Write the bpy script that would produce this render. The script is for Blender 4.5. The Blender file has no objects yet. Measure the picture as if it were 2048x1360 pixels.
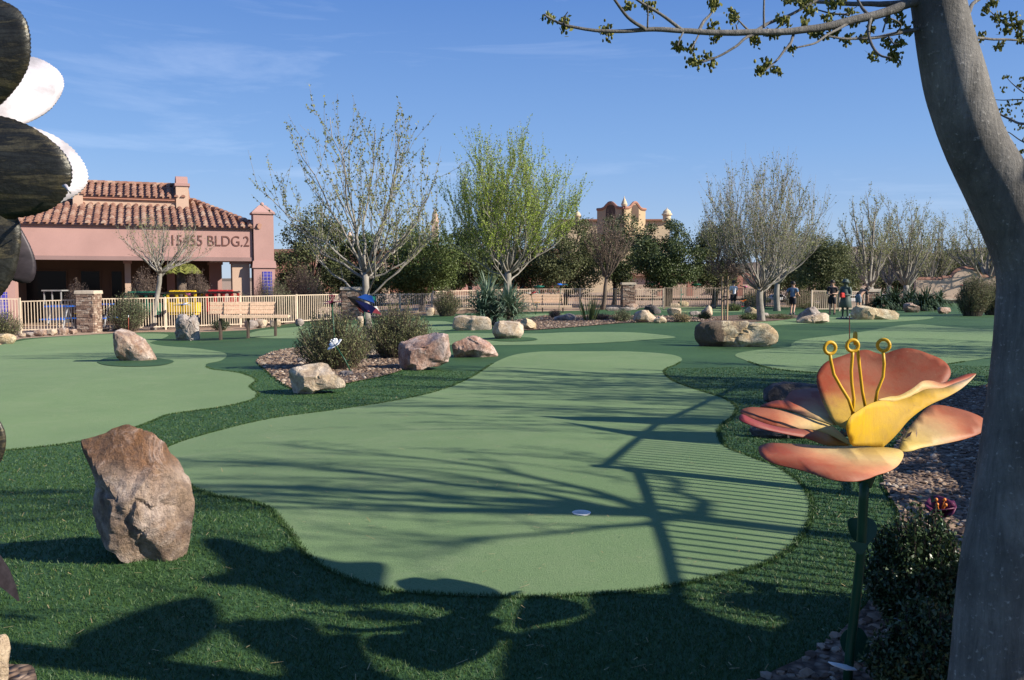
import bpy, bmesh, math, random
import numpy as np
from mathutils import Vector, Matrix, noise as mnoise
from mathutils.geometry import delaunay_2d_cdt
R = math.radians
rng = np.random.default_rng(7)
random.seed(7)
SC = bpy.context.scene
COL = SC.collection

# ------------------------------------------------------------------ camera
F = 1800.0; H = 1.45; HOR = 562.0
PIT = math.atan((680 - HOR) / F)
CP, SP = math.cos(PIT), math.sin(PIT)
cam = bpy.data.cameras.new('camera'); co = bpy.data.objects.new('camera', cam); COL.objects.link(co)
cam.sensor_width = 36; cam.lens = 36 * F / 2048; cam.clip_start = 0.05; cam.clip_end = 60000
co.location = (0, 0, H); co.rotation_euler = (math.pi / 2 - PIT, 0, 0); SC.camera = co

def ray(px, py):
    u = (px - 1024) / F; v = (680 - py) / F
    return (u, CP + v * SP, -SP + v * CP)
def W(px, py, Y):
    d = ray(px, py); t = Y / d[1]
    return np.array((d[0] * t, Y, H + d[2] * t))

# ------------------------------------------------------------------ terrain
def sst(t):
    t = np.clip(t, 0, 1); return t * t * (3 - 2 * t)
def tz(x, y):
    x = np.asarray(x, float); y = np.asarray(y, float)
    z = -0.6 * sst((2 - x) / 15) * sst((y - 8) / 22)
    z = z - 0.12 * sst((y - 30) / 20) * sst((x + 4) / 6)
    z = z + 0.13 * np.exp(-((x - .2) / 2.6) ** 2 - ((y - 6.5) / 3.0) ** 2)
    z = z - 0.16 * np.exp(-((x + 4.6) / 2.4) ** 2 - ((y - 10) / 4.0) ** 2)
    z = z + 0.10 * np.exp(-((x + 1.9) / .9) ** 2 - ((y - 4.7) / 1.0) ** 2)
    z = z + 0.12 * np.exp(-((x - 6) / 4) ** 2 - ((y - 24) / 5) ** 2)
    z = z + 0.05 * np.sin(x * .55 + 1.3) * np.sin(y * .33 + .4) * sst((y - 8) / 6) * sst((40 - y) / 10)
    return z
def G(px, py):
    d = ray(px, py)
    t0 = 0.5; t = 0.5
    while t < 400:
        if H + d[2] * t < float(tz(d[0] * t, d[1] * t)): break
        t0 = t; t *= 1.02
    a, b = t0, t
    for _ in range(30):
        m = .5 * (a + b)
        if H + d[2] * m < float(tz(d[0] * m, d[1] * m)): b = m
        else: a = m
    x, y = d[0] * b, d[1] * b
    return np.array((x, y, float(tz(x, y))))

# ------------------------------------------------------------------ sun (shadows run to the left and a little away)
SUN_EL = R(30.0)
SH = np.array((-.945, .327))                     # ground direction of the shadows
TS = math.tan(SUN_EL)
sun = bpy.data.lights.new('sun', 'SUN'); so = bpy.data.objects.new('sun', sun); COL.objects.link(so)
sun.energy = 5.0; sun.angle = R(.5); sun.color = (1, .92, .78)
ldir = Vector((SH[0] * math.cos(SUN_EL), SH[1] * math.cos(SUN_EL), -math.sin(SUN_EL)))
so.rotation_euler = ldir.to_track_quat('-Z', 'Y').to_euler(); so.location = (20, -8, 20)

# ------------------------------------------------------------------ mesh builder
class MB:
    def __init__(s): s.v = []; s.f = []; s.n = 0; s.att = []
    def add(s, verts, faces, att=None):
        verts = np.asarray(verts, float).reshape(-1, 3)
        s.v.append(verts); s.att.append(np.zeros(len(verts)) if att is None else np.asarray(att, float))
        n = s.n
        s.f.extend([tuple(i + n for i in f) for f in faces]); s.n += len(verts)
        return s
    def box(s, c, size, rz=0, taper=1.0, M=None):
        x, y, z = [q / 2 for q in size]
        v = np.array([(-x,-y,-z),(x,-y,-z),(x,y,-z),(-x,y,-z),(-x*taper,-y*taper,z),(x*taper,-y*taper,z),(x*taper,y*taper,z),(-x*taper,y*taper,z)])
        if M is not None: v = v @ np.array(M).T
        c0, s0 = math.cos(rz), math.sin(rz)
        v = np.stack([v[:,0]*c0 - v[:,1]*s0, v[:,0]*s0 + v[:,1]*c0, v[:,2]], 1) + np.array(c)
        return s.add(v, [(3,2,1,0),(4,5,6,7),(0,1,5,4),(1,2,6,5),(2,3,7,6),(3,0,4,7)])
    def tube(s, pts, rad, n=6, cap=True, flat=1.0):
        P = np.asarray(pts, float); m = len(P)
        if np.isscalar(rad): rad = [rad] * m
        T = np.gradient(P, axis=0); T /= np.linalg.norm(T, axis=1)[:, None] + 1e-12
        up = np.array((0, 0, 1.)) if abs(T[0][2]) < .9 else np.array((1., 0, 0))
        a = np.cross(T[0], up); a /= np.linalg.norm(a)
        vs = []
        ang = np.arange(n) * 2 * math.pi / n
        for i in range(m):
            a = a - T[i] * np.dot(a, T[i]); a /= np.linalg.norm(a) + 1e-12
            b = np.cross(T[i], a)
            vs.append(P[i] + rad[i] * (np.cos(ang)[:, None] * a + flat * np.sin(ang)[:, None] * b))
        fs = [(i*n+j, i*n+(j+1)%n, (i+1)*n+(j+1)%n, (i+1)*n+j) for i in range(m-1) for j in range(n)]
        if cap and n > 2: fs += [tuple(range(n))[::-1], tuple((m-1)*n + j for j in range(n))]
        return s.add(np.concatenate(vs), fs, np.repeat(np.linspace(0, 1, m), n))
    def lathe(s, prof, c, n=20, M=None):
        ang = np.arange(n) * 2 * math.pi / n
        v = np.concatenate([np.stack([r*np.cos(ang), r*np.sin(ang), np.full(n, z)], 1) for r, z in prof]); m = len(prof)
        if M is not None: v = v @ np.array(M).T
        fs = [(i*n+j, i*n+(j+1)%n, (i+1)*n+(j+1)%n, (i+1)*n+j) for i in range(m-1) for j in range(n)]
        fs += [tuple(range(n))[::-1], tuple((m-1)*n+j for j in range(n))]
        return s.add(v + np.array(c), fs)
    def plate(s, outline, nrm, th, att=None):
        """a closed outline of 3-D points given a thickness along nrm"""
        P = np.asarray(outline, float); n = len(P); d = np.asarray(nrm, float) * th / 2
        fs = [tuple(range(n)), tuple(range(2*n-1, n-1, -1))] + [(i, n+i, n+(i+1)%n, (i+1)%n) for i in range(n)]
        return s.add(np.concatenate([P + d, P - d]), fs)
    def quads(s, V4):
        V4 = np.asarray(V4, float); k = len(V4); n = s.n
        s.v.append(V4.reshape(-1, 3)); s.att.append(np.zeros(k*4))
        s.f.extend((np.arange(k*4).reshape(-1, 4) + n).tolist()); s.n += k*4
        return s
    def tris(s, V3):
        V3 = np.asarray(V3, float); k = len(V3); n = s.n
        s.v.append(V3.reshape(-1, 3)); s.att.append(np.zeros(k*3))
        s.f.extend((np.arange(k*3).reshape(-1, 3) + n).tolist()); s.n += k*3
        return s
    def ball(s, c, r, n=10, m=7):
        r = np.array(r if hasattr(r, '__len__') else (r, r, r), float)
        prof = [(max(1e-3, math.sin(math.pi*i/m)), -math.cos(math.pi*i/m)) for i in range(m+1)]
        t = MB().lathe(prof, (0,0,0), n); return s.add(t.v[0] * r + np.array(c), t.f)
    def mesh(s, name, off=(0,0,0), smooth=False, attname=None):
        V = np.concatenate(s.v) - np.array(off)
        me = bpy.data.meshes.new(name); me.from_pydata(V.tolist(), [], s.f)
        if attname:
            a = me.attributes.new(attname, 'FLOAT', 'POINT'); a.data.foreach_set('value', np.concatenate(s.att).astype(np.float32))
        if smooth: me.polygons.foreach_set('use_smooth', np.ones(len(me.polygons), bool))
        me.update(); return me

def leaf_quads(C, size, rng, aspect=.5, up=0.0, jitter=.5):
    """small diamond leaves at the points C, random facing"""
    C = np.asarray(C, float); k = len(C)
    d = rng.normal(size=(k, 3)); d[:, 2] += up; d /= np.linalg.norm(d, axis=1)[:, None]
    e = np.cross(d, rng.normal(size=(k, 3))); e /= np.linalg.norm(e, axis=1)[:, None] + 1e-9
    L = size * (1 + jitter * (rng.random(k) - .5))[:, None]
    return np.stack([C - d*L*.5, C + e*L*aspect*.5, C + d*L*.5, C - e*L*aspect*.5], 1)

# ------------------------------------------------------------------ objects
def ob(name, data, loc=(0,0,0), parent=None):
    o = bpy.data.objects.new(name, data); COL.objects.link(o); o.location = [float(q) for q in loc]
    if parent is not None: o.parent = parent
    return o
def tag(o, label, cat, group=None, kind=None):
    if label: o['label'] = label
    if cat: o['category'] = cat
    if group: o['group'] = group
    if kind: o['kind'] = kind
    return o
def thing(name, label, cat, loc, group=None):
    o = ob(name, None, loc); o.empty_display_size = .1
    return tag(o, label, cat, group)
def wloc(o):
    p = np.array(o.location)
    while o.parent is not None: o = o.parent; p = p + np.array(o.location)
    return p
def part(name, mb, mat, root, smooth=False, attname=None, label=None, loc=None):
    off = wloc(root)
    o = ob(name, mb.mesh(name, off, smooth, attname), (0,0,0), root); o.data.materials.append(mat)
    if label: o['label'] = label
    return o
def solo(name, mb, mat, label, cat, loc, group=None, smooth=False, attname=None):
    o = ob(name, mb.mesh(name, loc, smooth, attname), loc); o.data.materials.append(mat)
    return tag(o, label, cat, group)
def bevel(o, w=.01, seg=2):
    m = o.modifiers.new('bevel', 'BEVEL'); m.width = w; m.segments = seg; m.limit_method = 'ANGLE'; m.angle_limit = R(35)
    return o

# ------------------------------------------------------------------ materials
class NT:
    def __init__(s, name):
        s.m = bpy.data.materials.new(name); s.m.use_nodes = True; s.t = s.m.node_tree
        s.b = s.t.nodes['Principled BSDF']; s.out = s.t.nodes['Material Output']
        s.tc = None
    def n(s, typ, **kw):
        nd = s.t.nodes.new(typ)
        for k, v in kw.items():
            if k in nd.inputs: nd.inputs[k].default_value = v
            else: setattr(nd, k, v)
        return nd
    def l(s, a, b): s.t.links.new(a, b)
    def coord(s, kind='Object', scale=None, rot=None):
        if s.tc is None: s.tc = s.n('ShaderNodeTexCoord')
        o = s.tc.outputs[kind]
        if scale is not None or rot is not None:
            mp = s.n('ShaderNodeMapping')
            if scale is not None: mp.inputs['Scale'].default_value = scale if hasattr(scale, '__len__') else (scale,)*3
            if rot is not None: mp.inputs['Rotation'].default_value = rot
            s.l(o, mp.inputs[0]); o = mp.outputs[0]
        return o
    def noise(s, vec, scale, detail=6, rough=.6, dist=0):
        nd = s.n('ShaderNodeTexNoise'); nd.inputs['Scale'].default_value = scale; nd.inputs['Detail'].default_value = detail
        nd.inputs['Roughness'].default_value = rough; nd.inputs['Distortion'].default_value = dist
        if vec is not None: s.l(vec, nd.inputs['Vector'])
        return nd.outputs['Fac']
    def ramp(s, fac, stops, interp='LINEAR'):
        nd = s.n('ShaderNodeValToRGB'); cr = nd.color_ramp; cr.interpolation = interp
        while len(cr.elements) < len(stops): cr.elements.new(.5)
        for e, (p, c) in zip(cr.elements, stops):
            e.position = p; e.color = (*c, 1) if hasattr(c, '__len__') else (c, c, c, 1)
        s.l(fac, nd.inputs[0]); return nd.outputs[0]
    def mix(s, fac, a, b, mode='MIX'):
        nd = s.n('ShaderNodeMix'); nd.data_type = 'RGBA'; nd.blend_type = mode
        for k, q in ((0, fac), (6, a), (7, b)):
            if hasattr(q, 'is_linked'): s.l(q, nd.inputs[k])
            else: nd.inputs[k].default_value = q if k == 0 else (*q, 1)
        return nd.outputs[2]
    def math(s, op, a, b=0.0):
        nd = s.n('ShaderNodeMath'); nd.operation = op
        for k, q in ((0, a), (1, b)):
            if hasattr(q, 'is_linked'): s.l(q, nd.inputs[k])
            else: nd.inputs[k].default_value = q
        return nd.outputs[0]
    def col(s, c):
        if hasattr(c, 'is_linked'): s.l(c, s.b.inputs['Base Color'])
        else: s.b.inputs['Base Color'].default_value = (*c, 1)
        return s
    def bump(s, h, strength=.5, dist=.02):
        nd = s.n('ShaderNodeBump'); nd.inputs['Strength'].default_value = strength; nd.inputs['Distance'].default_value = dist
        s.l(h, nd.inputs['Height']); s.l(nd.outputs[0], s.b.inputs['Normal']); return s
    def set(s, rough=.8, metal=0, spec=.3):
        s.b.inputs['Roughness'].default_value = rough; s.b.inputs['Metallic'].default_value = metal
        s.b.inputs['Specular IOR Level'].default_value = spec; return s
    def island(s):
        return s.n('ShaderNodeNewGeometry').outputs['Random Per Island']
    def attr(s, name):
        a = s.n('ShaderNodeAttribute'); a.attribute_name = name; return a.outputs['Fac']

def paint(name, c, rough=.5, metal=0, vary=.12, scale=6, bump=.0):
    t = NT(name).set(rough, metal)
    v = t.coord()
    f = t.noise(v, scale, 5)
    lo = tuple(q * (1 - vary * 2) for q in c); hi = tuple(min(1, q * (1 + vary)) for q in c)
    t.col(t.ramp(f, [(.3, lo), (.7, hi)]))
    if bump: t.bump(t.noise(v, scale * 12, 4), bump, .01)
    return t.m
def leafmat(name, stops, rough=.55, trans=.25, spec=.25):
    t = NT(name).set(rough, 0, spec)
    c = t.ramp(t.island(), stops)
    t.col(c)
    if trans:
        tr = t.n('ShaderNodeBsdfTranslucent'); t.l(c, tr.inputs['Color'])
        mx = t.n('ShaderNodeMixShader'); mx.inputs[0].default_value = trans
        t.l(t.b.outputs[0], mx.inputs[1]); t.l(tr.outputs[0], mx.inputs[2]); t.l(mx.outputs[0], t.out.inputs[0])
    return t.m
def rockmat(name, base, stain, pale, dark, amt=.5, top=0.0, end=None):
    t = NT(name).set(.85, 0, .25)
    v = t.coord()
    n1 = t.noise(v, 2.2, 8, .65, .4); n2 = t.noise(v, 5.5, 8, .7, 1.2); n3 = t.noise(v, 22, 6, .7)
    n4 = t.noise(v, 1.3, 4, .6, .8)
    c = t.ramp(n1, [(.32, dark), (.45, base), (.6, pale), (.75, base)])
    c = t.mix(t.ramp(n4, [(.45, 0.0), (.62, amt)]), c, stain)
    if top:   # iron stain over the upper part
        sx = t.n('ShaderNodeSeparateXYZ'); t.l(v, sx.inputs[0])
        hgt = t.math('ADD', sx.outputs[2], t.math('MULTIPLY', t.math('SUBTRACT', n1, .5), .5))
        c = t.mix(t.ramp(hgt, [(top-.06, 0.0), (top+.05, .85)]), c, t.ramp(n2, [(.35, tuple(q*.5 for q in stain)), (.6, tuple(min(1, q*1.5) for q in stain))]))
    c = t.mix(t.ramp(n2, [(.52, 0.0), (.7, .75)]), c, pale)
    c = t.mix(t.ramp(n3, [(.35, .55), (.55, 0.0)]), c, dark)
    if end is not None:   # darker brown towards one end
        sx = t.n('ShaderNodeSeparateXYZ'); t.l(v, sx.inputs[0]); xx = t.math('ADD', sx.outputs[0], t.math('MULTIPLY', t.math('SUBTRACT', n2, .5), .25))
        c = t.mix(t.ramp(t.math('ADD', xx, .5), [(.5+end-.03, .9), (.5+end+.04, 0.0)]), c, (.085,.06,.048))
    t.col(c)
    n5 = t.noise(v, 75, 5, .8, .3)
    cc = t.mix(t.ramp(n5, [(.32, .5), (.5, 0.0)]), c, dark); cc = t.mix(t.ramp(n5, [(.6, 0.0), (.75, .45)]), cc, pale); t.col(cc)
    h = t.math('ADD', t.math('ADD', t.math('MULTIPLY', n2, .7), t.math('MULTIPLY', n3, .4)), t.math('MULTIPLY', n5, .16))
    t.bump(h, 1.0, .055)
    return t.m
M = {}
def build_mats():
    # putting green: short sanded turf
    t = NT('putting_turf').set(.9, 0, .15); v = t.coord(); t.b.inputs['Sheen Weight'].default_value = .07; t.b.inputs['Sheen Roughness'].default_value = .45; t.b.inputs['Sheen Tint'].default_value = (.85,1,.7,1)
    a = t.noise(v, .35, 5, .6); b = t.noise(v, 9, 5, .7); c = t.noise(v, 160, 3, .8)
    k = t.ramp(a, [(.3, (.105,.168,.075)), (.7, (.147,.22,.097))])
    k = t.mix(t.ramp(b, [(.6, 0.0), (.78, .4)]), k, (.215,.27,.155)); w2 = t.noise(v, 1.6, 6, .75, .6); k = t.mix(t.ramp(w2, [(.5, 0.0), (.68, .45)]), k, (.185,.23,.125)); k = t.mix(t.ramp(w2, [(.3, .35), (.45, 0.0)]), k, (.085,.16,.06))
    k = t.mix(t.ramp(c, [(.34, .8), (.55, 0.0)]), k, (.05,.10,.035)); c2 = t.noise(v, 70, 4, .8); k = t.mix(t.ramp(c2, [(.6, 0.0), (.75, .5)]), k, (.25,.31,.17)); k = t.mix(t.ramp(c2, [(.28, .5), (.42, 0.0)]), k, (.06,.12,.045))
    t.col(k); t.bump(c, .6, .012); M['green'] = t.m
    # long-pile turf
    t = NT('long_turf').set(.75, 0, .3); v = t.coord()
    a = t.noise(v, .5, 5, .6); b = t.noise(v, 60, 4, .8); c = t.noise(v, 7, 4, .7)
    k = t.ramp(a, [(.3, (.027,.072,.02)), (.7, (.05,.112,.033))])
    k = t.mix(t.ramp(c, [(.5, 0.0), (.8, .5)]), k, (.05,.12,.05))
    k = t.mix(t.ramp(b, [(.3, .7), (.6, 0.0)]), k, (.006,.024,.011))
    t.col(k); t.bump(b, .45, .015); M['turf'] = t.m
    M['blade'] = leafmat('turf_blade', [(0, (.026,.06,.015)), (.5, (.04,.086,.021)), (.9, (.056,.108,.029)), (.98, (.08,.135,.045)), (1, (.22,.18,.075))], .5, .2, .3)
    # desert dirt
    t = NT('dirt').set(.95, 0, .1); v = t.coord()
    a = t.noise(v, .12, 6, .65); b = t.noise(v, 14, 5, .75)
    k = t.ramp(a, [(.3, (.30,.20,.14)), (.7, (.40,.29,.21))])
    k = t.mix(t.ramp(b, [(.3, .6), (.6, 0.0)]), k, (.16,.105,.075))
    t.col(k); t.bump(b, .6, .03); M['dirt'] = t.m
    # gravel bed under the pebbles
    t = NT('gravel_bed').set(.95, 0, .1); v = t.coord()
    vo = t.n('ShaderNodeTexVoronoi'); vo.inputs['Scale'].default_value = 24; t.l(v, vo.inputs['Vector'])
    k = t.mix(.35, t.ramp(vo.outputs['Color'], [(.0, (.10,.065,.048)), (.5, (.22,.15,.11)), (1, (.35,.27,.21))]), (.2,.135,.1))
    k = t.mix(t.ramp(vo.outputs['Distance'], [(.3, 0.0), (.75, .8)]), k, (.04,.03,.025))
    t.col(k); t.bump(t.math('SUBTRACT', 1.0, vo.outputs['Distance']), 1.0, .03); M['gravel'] = t.m
    t = NT('pebble').set(.85, 0, .25)
    t.col(t.ramp(t.island(), [(0, (.075,.05,.036)), (.35, (.15,.10,.07)), (.6, (.24,.165,.115)), (.85, (.2,.155,.12)), (1, (.44,.36,.28))])); M['pebble'] = t.m
    M['rust_rock'] = rockmat('rust_rock', (.36,.255,.185), (.23,.095,.04), (.56,.47,.41), (.13,.09,.085), .75)
    M['near_rock'] = rockmat('near_rock', (.30,.215,.155), (.17,.075,.028), (.54,.45,.40), (.07,.052,.05), .55, .44)
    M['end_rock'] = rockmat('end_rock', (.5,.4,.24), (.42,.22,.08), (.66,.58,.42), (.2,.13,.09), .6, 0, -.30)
    M['tan_rock'] = rockmat('tan_rock', (.46,.36,.25), (.42,.26,.12), (.62,.53,.43), (.22,.15,.11), .5)
    M['red_rock'] = rockmat('red_rock', (.38,.235,.175), (.27,.10,.05), (.58,.47,.42), (.13,.075,.065), .6)
    M['grey_rock'] = rockmat('grey_rock', (.26,.22,.2), (.3,.2,.13), (.45,.4,.36), (.1,.085,.08), .4)
    M['dark_rock'] = rockmat('dark_rock', (.085,.075,.075), (.06,.045,.04), (.15,.135,.13), (.035,.03,.03), .4)
    M['gold_rock'] = rockmat('gold_rock', (.5,.4,.24), (.42,.22,.08), (.66,.58,.42), (.2,.13,.09), .6)
    # bark
    def bark(name, lo, hi, sc=1):
        t = NT(name).set(.9, 0, .2); v = t.coord()
        w = t.noise(t.coord('Object', (34*sc, 34*sc, 5*sc)), 1, 8, .8, .5); a = t.noise(v, 4*sc, 6, .65); sp = t.noise(v, 75*sc, 3, .6)
        k = t.ramp(w, [(.3, lo), (.7, hi)])
        k = t.mix(t.ramp(a, [(.4, .6), (.62, 0.0)]), k, tuple(q*.55 for q in lo))
        k = t.mix(t.ramp(sp, [(.62, 0.0), (.75, .6)]), k, tuple(min(1, q*1.9) for q in hi))
        t.col(k); t.bump(t.math('ADD', w, t.math('MULTIPLY', sp, .6)), .6, .012); return t.m
    M['bark_near'] = bark('near_bark', (.085,.08,.075), (.235,.222,.208))
    M['bark_pale'] = bark('pale_bark', (.2,.18,.155), (.38,.35,.31), .5)
    M['bark_brown'] = bark('brown_bark', (.1,.075,.06), (.2,.155,.125), .5)
    M['bark_dark'] = bark('dark_bark', (.035,.028,.022), (.07,.055,.045), .5)
    M['bud'] = leafmat('bud', [(0, (.07,.075,.02)), (.5, (.15,.16,.035)), (1, (.26,.25,.07))], .6, .2)
    M['spring_leaf'] = leafmat('spring_leaf', [(0, (.15,.21,.03)), (.5, (.26,.35,.05)), (1, (.38,.46,.09))], .5, .35)
    M['olive_leaf'] = leafmat('olive_leaf', [(0, (.12,.14,.045)), (.5, (.2,.22,.08)), (1, (.3,.3,.12))], .5, .3)
    M['brown_leaf'] = leafmat('brown_leaf', [(0, (.09,.06,.05)), (.5, (.15,.105,.085)), (1, (.22,.16,.12))], .7, .2)
    M['evergreen_leaf'] = leafmat('evergreen_leaf', [(0, (.028,.042,.016)), (.5, (.06,.084,.032)), (.9, (.11,.14,.05)), (1, (.16,.19,.075))], .5, .2, .3)
    M['mid_leaf'] = leafmat('mid_leaf', [(0, (.045,.065,.02)), (.5, (.085,.12,.035)), (1, (.15,.19,.06))], .5, .3, .3)
    M['dusty_leaf'] = leafmat('dusty_leaf', [(0, (.055,.064,.028)), (.5, (.105,.12,.052)), (1, (.18,.195,.09))], .6, .25)
    M['shrub_leaf'] = leafmat('shrub_leaf', [(0, (.05,.06,.025)), (.5, (.105,.12,.052)), (.85, (.18,.185,.085)), (1, (.3,.26,.13))], .6, .25)
    M['sage_leaf'] = leafmat('sage_leaf', [(0, (.075,.095,.045)), (.5, (.13,.155,.075)), (1, (.2,.215,.12))], .6, .25)
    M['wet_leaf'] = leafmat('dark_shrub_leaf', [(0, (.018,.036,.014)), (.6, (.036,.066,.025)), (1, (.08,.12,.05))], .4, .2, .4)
    M['yucca'] = leafmat('yucca_leaf', [(0, (.06,.11,.07)), (.6, (.13,.2,.135)), (1, (.27,.32,.21))], .45, .1, .35)
    M['yucca_dark'] = leafmat('dark_yucca_leaf', [(0, (.02,.04,.02)), (.6, (.045,.078,.04)), (1, (.10,.14,.075))], .45, .1, .35)
    M['reed'] = leafmat('reed_leaf', [(0, (.07,.1,.03)), (.6, (.14,.18,.06)), (1, (.25,.27,.11))], .5, .25)
    M['straw'] = leafmat('straw', [(0, (.2,.15,.07)), (1, (.42,.33,.17))], .8, .1)
    M['palm_leaf'] = leafmat('palm_leaf', [(0, (.12,.14,.03)), (1, (.28,.28,.07))], .5, .3)
    # stucco
    def stucco(name, c, s=3):
        t = NT(name).set(.95, 0, .1); v = t.coord()
        a = t.noise(v, .6, 5, .6); b = t.noise(v, 30, 4, .7)
        k = t.ramp(a, [(.3, tuple(q*.88 for q in c)), (.7, tuple(min(1, q*1.06) for q in c))])
        k = t.mix(t.ramp(b, [(.3, .18), (.55, 0.0)]), k, tuple(q*.6 for q in c))
        t.col(k); t.bump(b, .3, .02); return t.m
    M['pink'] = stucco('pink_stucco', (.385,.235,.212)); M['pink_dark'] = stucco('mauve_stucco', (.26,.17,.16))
    M['peach'] = stucco('peach_stucco', (.48,.34,.26)); M['cream'] = stucco('cream_stucco', (.56,.45,.31)); M['ochre'] = stucco('ochre_stucco', (.40,.30,.19))
    M['rose'] = stucco('rose_stucco', (.36,.18,.135)); M['tanwall'] = stucco('tan_stucco', (.47,.36,.28)); M['wallcap'] = stucco('brown_cap', (.3,.16,.12))
    M['brown_and_shade'] = stucco('brown_and_shade_stucco', (.095,.066,.052))  # porch shade put into this dark brown; plain brown parts share it
    t = NT('roof_tile').set(.85, 0, .2)
    k = t.ramp(t.island(), [(0, (.19,.09,.065)), (.4, (.25,.125,.09)), (.75, (.30,.165,.12)), (1, (.37,.26,.2))])
    k = t.mix(t.ramp(t.noise(t.coord(), 7, 5), [(.48, 0.0), (.72, .4)]), k, (.40,.31,.25)); t.col(k); M['tile'] = t.m
    t = NT('dark_glass').set(.15, 0, .12).col((.010,.010,.011)); M['glass'] = t.m
    t = NT('blue_tile').set(.3, 0, .5); v = t.coord()
    br = t.n('ShaderNodeTexBrick'); br.offset = 0; br.inputs['Scale'].default_value = 1; br.inputs['Brick Width'].default_value = .16; br.inputs['Row Height'].default_value = .16; br.inputs['Mortar Size'].default_value = .012
    br.inputs['Color1'].default_value = (.03,.03,.22,1); br.inputs['Color2'].default_value = (.06,.055,.36,1); br.inputs['Mortar'].default_value = (.3,.24,.25,1)
    t.l(t.coord('Object', None, (R(90), 0, 0)), br.inputs['Vector']); t.col(br.outputs[0]); M['blue_tile'] = t.m
    t = NT('ledge_stone').set(.9, 0, .2)
    k = t.ramp(t.island(), [(0, (.14,.085,.065)), (.4, (.25,.165,.125)), (.75, (.36,.27,.21)), (1, (.46,.38,.31))])
    n = t.noise(t.coord(), 18, 5); k = t.mix(t.ramp(n, [(.35, .5), (.6, 0.0)]), k, (.12,.08,.065)); t.col(k); t.bump(n, .6, .03); M['ledge'] = t.m
    M['cap'] = paint('stone_cap', (.5,.42,.33), .9, 0, .15, 8, .4)
    M['fence'] = paint('cream_metal', (.56,.45,.34), .5, 0, .08)
    M['fence_shade'] = paint('cream_metal_shade', (.22,.17,.13), .5, 0, .08)  # shaded copy of the cream metal, the shade put into its colour
    M['bench'] = paint('bench_plank', (.7,.49,.34), .65, 0, .12, 14, .2)
    M['bench_leg'] = paint('bench_leg', (.07,.05,.04), .7)
    for n_, c_, r_ in (('deepblue', (.012,.06,.28), .4), ('yellow', (.62,.4,.02), .4), ('red', (.4,.03,.03), .4), ('teal', (.03,.25,.2), .45), ('deepgreen', (.02,.12,.07), .4), ('blue', (.02,.13,.55), .35), ('navy', (.02,.03,.14), .35),
                       ('white', (.78,.78,.76), .4), ('purple', (.11,.02,.06), .4), ('violet', (.1,.06,.35), .4), ('maroon', (.16,.02,.035), .4), ('pinkpaint', (.5,.12,.25), .4), ('orange', (.65,.2,.03), .4),
                       ('skyblue', (.3,.5,.72), .4), ('stemgreen', (.012,.06,.03), .4), ('black', (.015,.015,.016), .5), ('gunmetal', (.07,.07,.075), .4), ('flagred', (.35,.07,.04), .5), ('timber', (.45,.31,.18), .8), ('pole', (.09,.065,.05), .9),
                       ('skin', (.45,.27,.19), .5), ('hair', (.02,.015,.012), .6), ('whitecloth', (.6,.6,.66), .8), ('bluecloth', (.1,.17,.26), .8), ('blackcloth', (.02,.02,.025), .8), ('redcloth', (.42,.03,.025), .8), ('greycloth', (.2,.22,.25), .8),
                       ('bronze', (.06,.085,.075), .45), ('shoe', (.3,.3,.32), .7), ('greymetal', (.3,.3,.31), .4)):
        M[n_] = paint(n_, c_, r_, 0, .12)
    t = NT('car_paint').set(.15, .0, .6).col((.7,.71,.72)); M['car'] = t.m
    t = NT('car_silver').set(.2, .6, .6).col((.45,.46,.48)); M['car_silver'] = t.m
    t = NT('mountain').set(1, 0, 0); t.col(t.ramp(t.noise(t.coord(), .003, 7), [(.3, (.10,.08,.065)), (.7, (.19,.15,.12))])); M['mountain'] = t.m
build_mats()
# ------------------------------------------------------------------ ground sheets
def spline(P, k=8):
    P = np.asarray(P, float); n = len(P); out = []
    for i in range(n):
        a, b, c, d = P[(i-1) % n], P[i], P[(i+1) % n], P[(i+2) % n]
        for j in range(k):
            t = j / k
            out.append(.5*((2*b) + (c-a)*t + (2*a-5*b+4*c-d)*t*t + (3*b-a-3*c+d)*t**3))
    return np.array(out)
def inside(P, poly):
    x, y = P[:, 0], P[:, 1]; n = len(poly); r = np.zeros(len(P), bool); j = n - 1
    for i in range(n):
        xi, yi = poly[i]; xj, yj = poly[j]
        c = ((yi > y) != (yj > y)) & (x < (xj - xi) * (y - yi) / (yj - yi + 1e-12) + xi)
        r ^= c; j = i
    return r
def world_poly(px, k=6):
    return np.array([G(*p)[:2] for p in spline(px, k)])
def grid_points(poly, step0=.16, rate=.028):
    x0, y0 = poly.min(0); x1, y1 = poly.max(0); pts = []; y = y0
    while y < y1:
        s = max(step0, rate * max(0, y)); xs = np.arange(x0, x1, s) + (rng.random() * s)
        pts.append(np.stack([xs, np.full(len(xs), y)], 1)); y += s
    P = np.concatenate(pts); return P[inside(P, poly)]
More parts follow.
